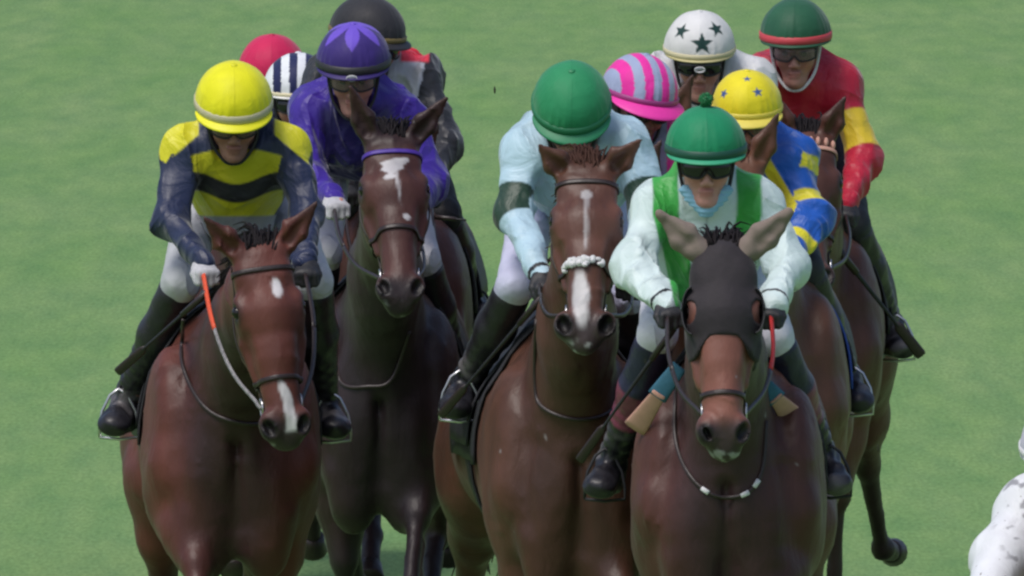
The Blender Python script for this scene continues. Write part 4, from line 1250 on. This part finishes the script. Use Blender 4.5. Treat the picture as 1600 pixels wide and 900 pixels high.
J['pink'] = make_jockey('pink', 'jockey with a pink cap striped pale blue, head turned, behind the pale blue rider', 5.2, (1002, 144),
    [(945, 205), (1065, 210)], [(930, 300), (1080, 300)], [(965, 350), (1040, 350)], [(950, 380), (1050, 380)], [(900, 520), (1080, 520)],
    pitch=.22, yaw=.42, roll=.10, jacket=J_pink, cap=C_stripes(lin(236, 50, 165), lin(160, 172, 205), .24, .13), brim=dict(col=lin(238, 60, 170), l=.05), band=dict(col=lin(160, 60, 130), h=.014), skin=lin(120, 85, 75))
J['magenta'] = make_jockey('magenta', 'jockey with a plain crimson pink cap at the far left of the back rank', 13.5, (425, 108),
    [(375, 175), (480, 175)], [(362, 270), (495, 270)], [(395, 320), (460, 320)], [(380, 350), (475, 350)], [(340, 470), (510, 470)],
    pitch=.2, jacket=J_plain(lin(60, 90, 60)), cap=C_plain(lin(206, 34, 88)), brim=dict(col=lin(200, 34, 80), l=.03), band=dict(col=lin(180, 30, 74), h=.014))
J['stripe'] = make_jockey('stripe', 'jockey with a navy and white striped cap between the yellow and purple caps', 10.5, (466, 138),
    [(410, 198), (525, 198)], [(395, 290), (535, 290)], [(430, 345), (500, 345)], [(415, 370), (515, 370)], [(380, 500), (540, 500)],
    pitch=.10, jacket=J_plain(lin(30, 34, 60)), cap=C_stripes(lin(232, 236, 242), lin(30, 38, 84), .235, .25), brim=dict(col=lin(235, 235, 235), l=.012), band=dict(col=lin(225, 215, 180), h=.010))
J['blackcap'] = make_jockey('blackcap', 'jockey with a black cap and gold band, black sleeves and a red and white body', 10.0, (578, 50),
    [(505, 105), (662, 108)], [(495, 215), (694, 225)], [(540, 290), (672, 292)], [(550, 320), (694, 335)], [(520, 480), (738, 480)],
    pitch=.18, yaw=.75, jacket=J_black, cap=C_plain((.028, .028, .034)), brim=dict(col=(.025, .025, .03), l=.03), band=dict(col=lin(120, 105, 62), h=.014),
    breeches=(.025, .025, .03), skin=lin(170, 110, 95), arm_r=1.0)
J['lead'] = make_jockey('lead', 'jockey in mud-spattered white silks, cut off at the bottom right corner', -13.0, (1672, 700),
    [(1612, 775), (1780, 790)], [(1570, 868), (1830, 930)], [(1528, 965), (1760, 1000)], [(1600, 1060), (1780, 1060)], [(1540, 1300), (1840, 1300)],
    pitch=.25, yaw=.1, jacket=J_lead, silkmat='silk_mud', cap=C_plain(lin(190, 188, 205)), brim=dict(col=(.7, .7, .72), l=.02), band=dict(col=(.7, .7, .72), h=.014), fold=.35, arm_r=1.28, gloves=('black', 'black'), group='jockeys riding in the pack')

# ------------------------------------------------------------------ hidden mounts: copies of whole horses with all their parts
def copy_tree(o, parent=None):
    c = o.copy(); COL.objects.link(c); c.parent = parent
    for ch in list(o.children): copy_tree(ch, c)
    return c
for key, src, dx, label in (('white', H5, -.08, 'bay racehorse under the jockey with the dark green stars on a white cap'), ('pink', H6, -.06, 'bay racehorse under the jockey with the pink striped cap'),
                            ('magenta', H11, -.05, 'brown racehorse under the jockey with the crimson pink cap'), ('stripe', H11, -.14, 'brown racehorse under the jockey with the navy and white striped cap'),
                            ('lead', H5, .14, 'racehorse just out of frame under the mud-spattered jockey in white')):
    j = JOCKEYS[key]; c = copy_tree(src['root'])
    c.location = (j['mid'][0] + dx, j['C'][1] + .30, min(0, 0)); c['label'] = label
    z = j['mid'][2] - 2.02; c.location.z = 0
# ------------------------------------------------------------------ stirrups hang from each mount's saddle
for key, i, arch, sc, kn, mid in STIRRUPS:
    if key not in HORSES: continue
    rt = HORSES[key]['root']
    st = tube('stirrup', arch, .0055, M['steel'] if key in ('yellow', 'light', 'red', 'blue') else M['black'], rt, 6)
    top = arch[4]; side = (-1, 1)[i]
    hi = HORSES[key]['B'](side * .27, .25, 1.35)
    tube('stirrup_leather', spline([top, (top + hi) / 2 + V3(side * .01, 0, 0), hi], 10), .010, M['black'], rt, 6, .3, V3(side, -.3, 0))

# ------------------------------------------------------------------ reins
def hand(k, i): return JOCKEYS[k]['wr'][i] + V3(0, -.07, -.03)
for k, H, m, g, gm in (('yellow', H1, M['leather'], .35, M['orange']), ('purple', H2, M['leather'], .4, M['leather']), ('light', H3, M['leather'], .4, M['leather']),
                       ('mint', H4, M['leather'], .45, M['red']), ('blue', H5, M['leather'], None, None), ('red', H6, M['leather'], None, None), ('blackcap', H11, M['leather'], None, None)):
    for i, s in ((0, -1), (1, 1)): rein(H, s, hand(k, i), M['braid'] if (k, i) == ('yellow', 0) else m, g, gripmat=gm if (k, i) not in (('yellow', 1), ('mint', 0)) else M['leather'])

# chamois pad edges showing at the shoulders of the front runner
for a_, b_, c_ in (((1062, 572), (1030, 615), (992, 670)), ((1190, 598), (1212, 622), (1238, 652))):
    p = [at(*a_, -.20), at(*b_, -.20), at(*c_, -.10)]
    tube('pad_roll', spline([p[1], p[1] * .5 + p[2] * .5, p[2]], 8), np.linspace(.022, .038, 9), M['tan'], H4['root'], 12, .2)
    tube('pad_edge', spline([p[0], p[0] * .5 + p[1] * .5, p[1] * .9 + p[2] * .1], 8), np.linspace(.024, .032, 9), M['teal'], H4['root'], 12, .21)

# ------------------------------------------------------------------ whips
whip('black whip held by the jockey in mint-white silks', (1048, 520), (905, 720), -.20, .10)
whip('black whip held low by the jockey in pale blue silks', (842, 470), (688, 650), 1.25, 1.6)
whip('black whip held across the thigh by the jockey in navy silks', (318, 462), (183, 582), 2.45, 2.75)
whip('long black whip pointing down right from the jockey in crimson silks', (1308, 388), (1440, 556), 9.0, 9.2, fat=.008)
whip('thin black whip tip sticking out beside the jockey with the black cap', (670, 338), (728, 344), 9.6, 9.5, fat=.005, flap=False)

# ------------------------------------------------------------------ flying bits of turf
rs = np.random.RandomState(5)
for (px, py, Y, r) in ((773, 140, 6, .010), (1290, 650, 3, .008), (735, 720, 4, .012), (720, 690, 4, .009), (1372, 700, 8, .009), (762, 812, 5, .010)):
    c = at(px, py, Y); d = unit(rs.normal(size=3)); V, Fc = sphere_geo(np.zeros(3), 1, 8, 6)
    V = np.array(V); V = V * (1 + .3 * noise3(V, 2.3, px))[:, None] * np.array([.42, .42, 1.7]) * r * .8
    o = link_mesh('turf_clod', V + c, Fc, M['clod'], None, loc=c)
    set_props(o, 'small clod of turf flying in the air around the horses', 'turf clod', 'clods of turf thrown up by the hooves')
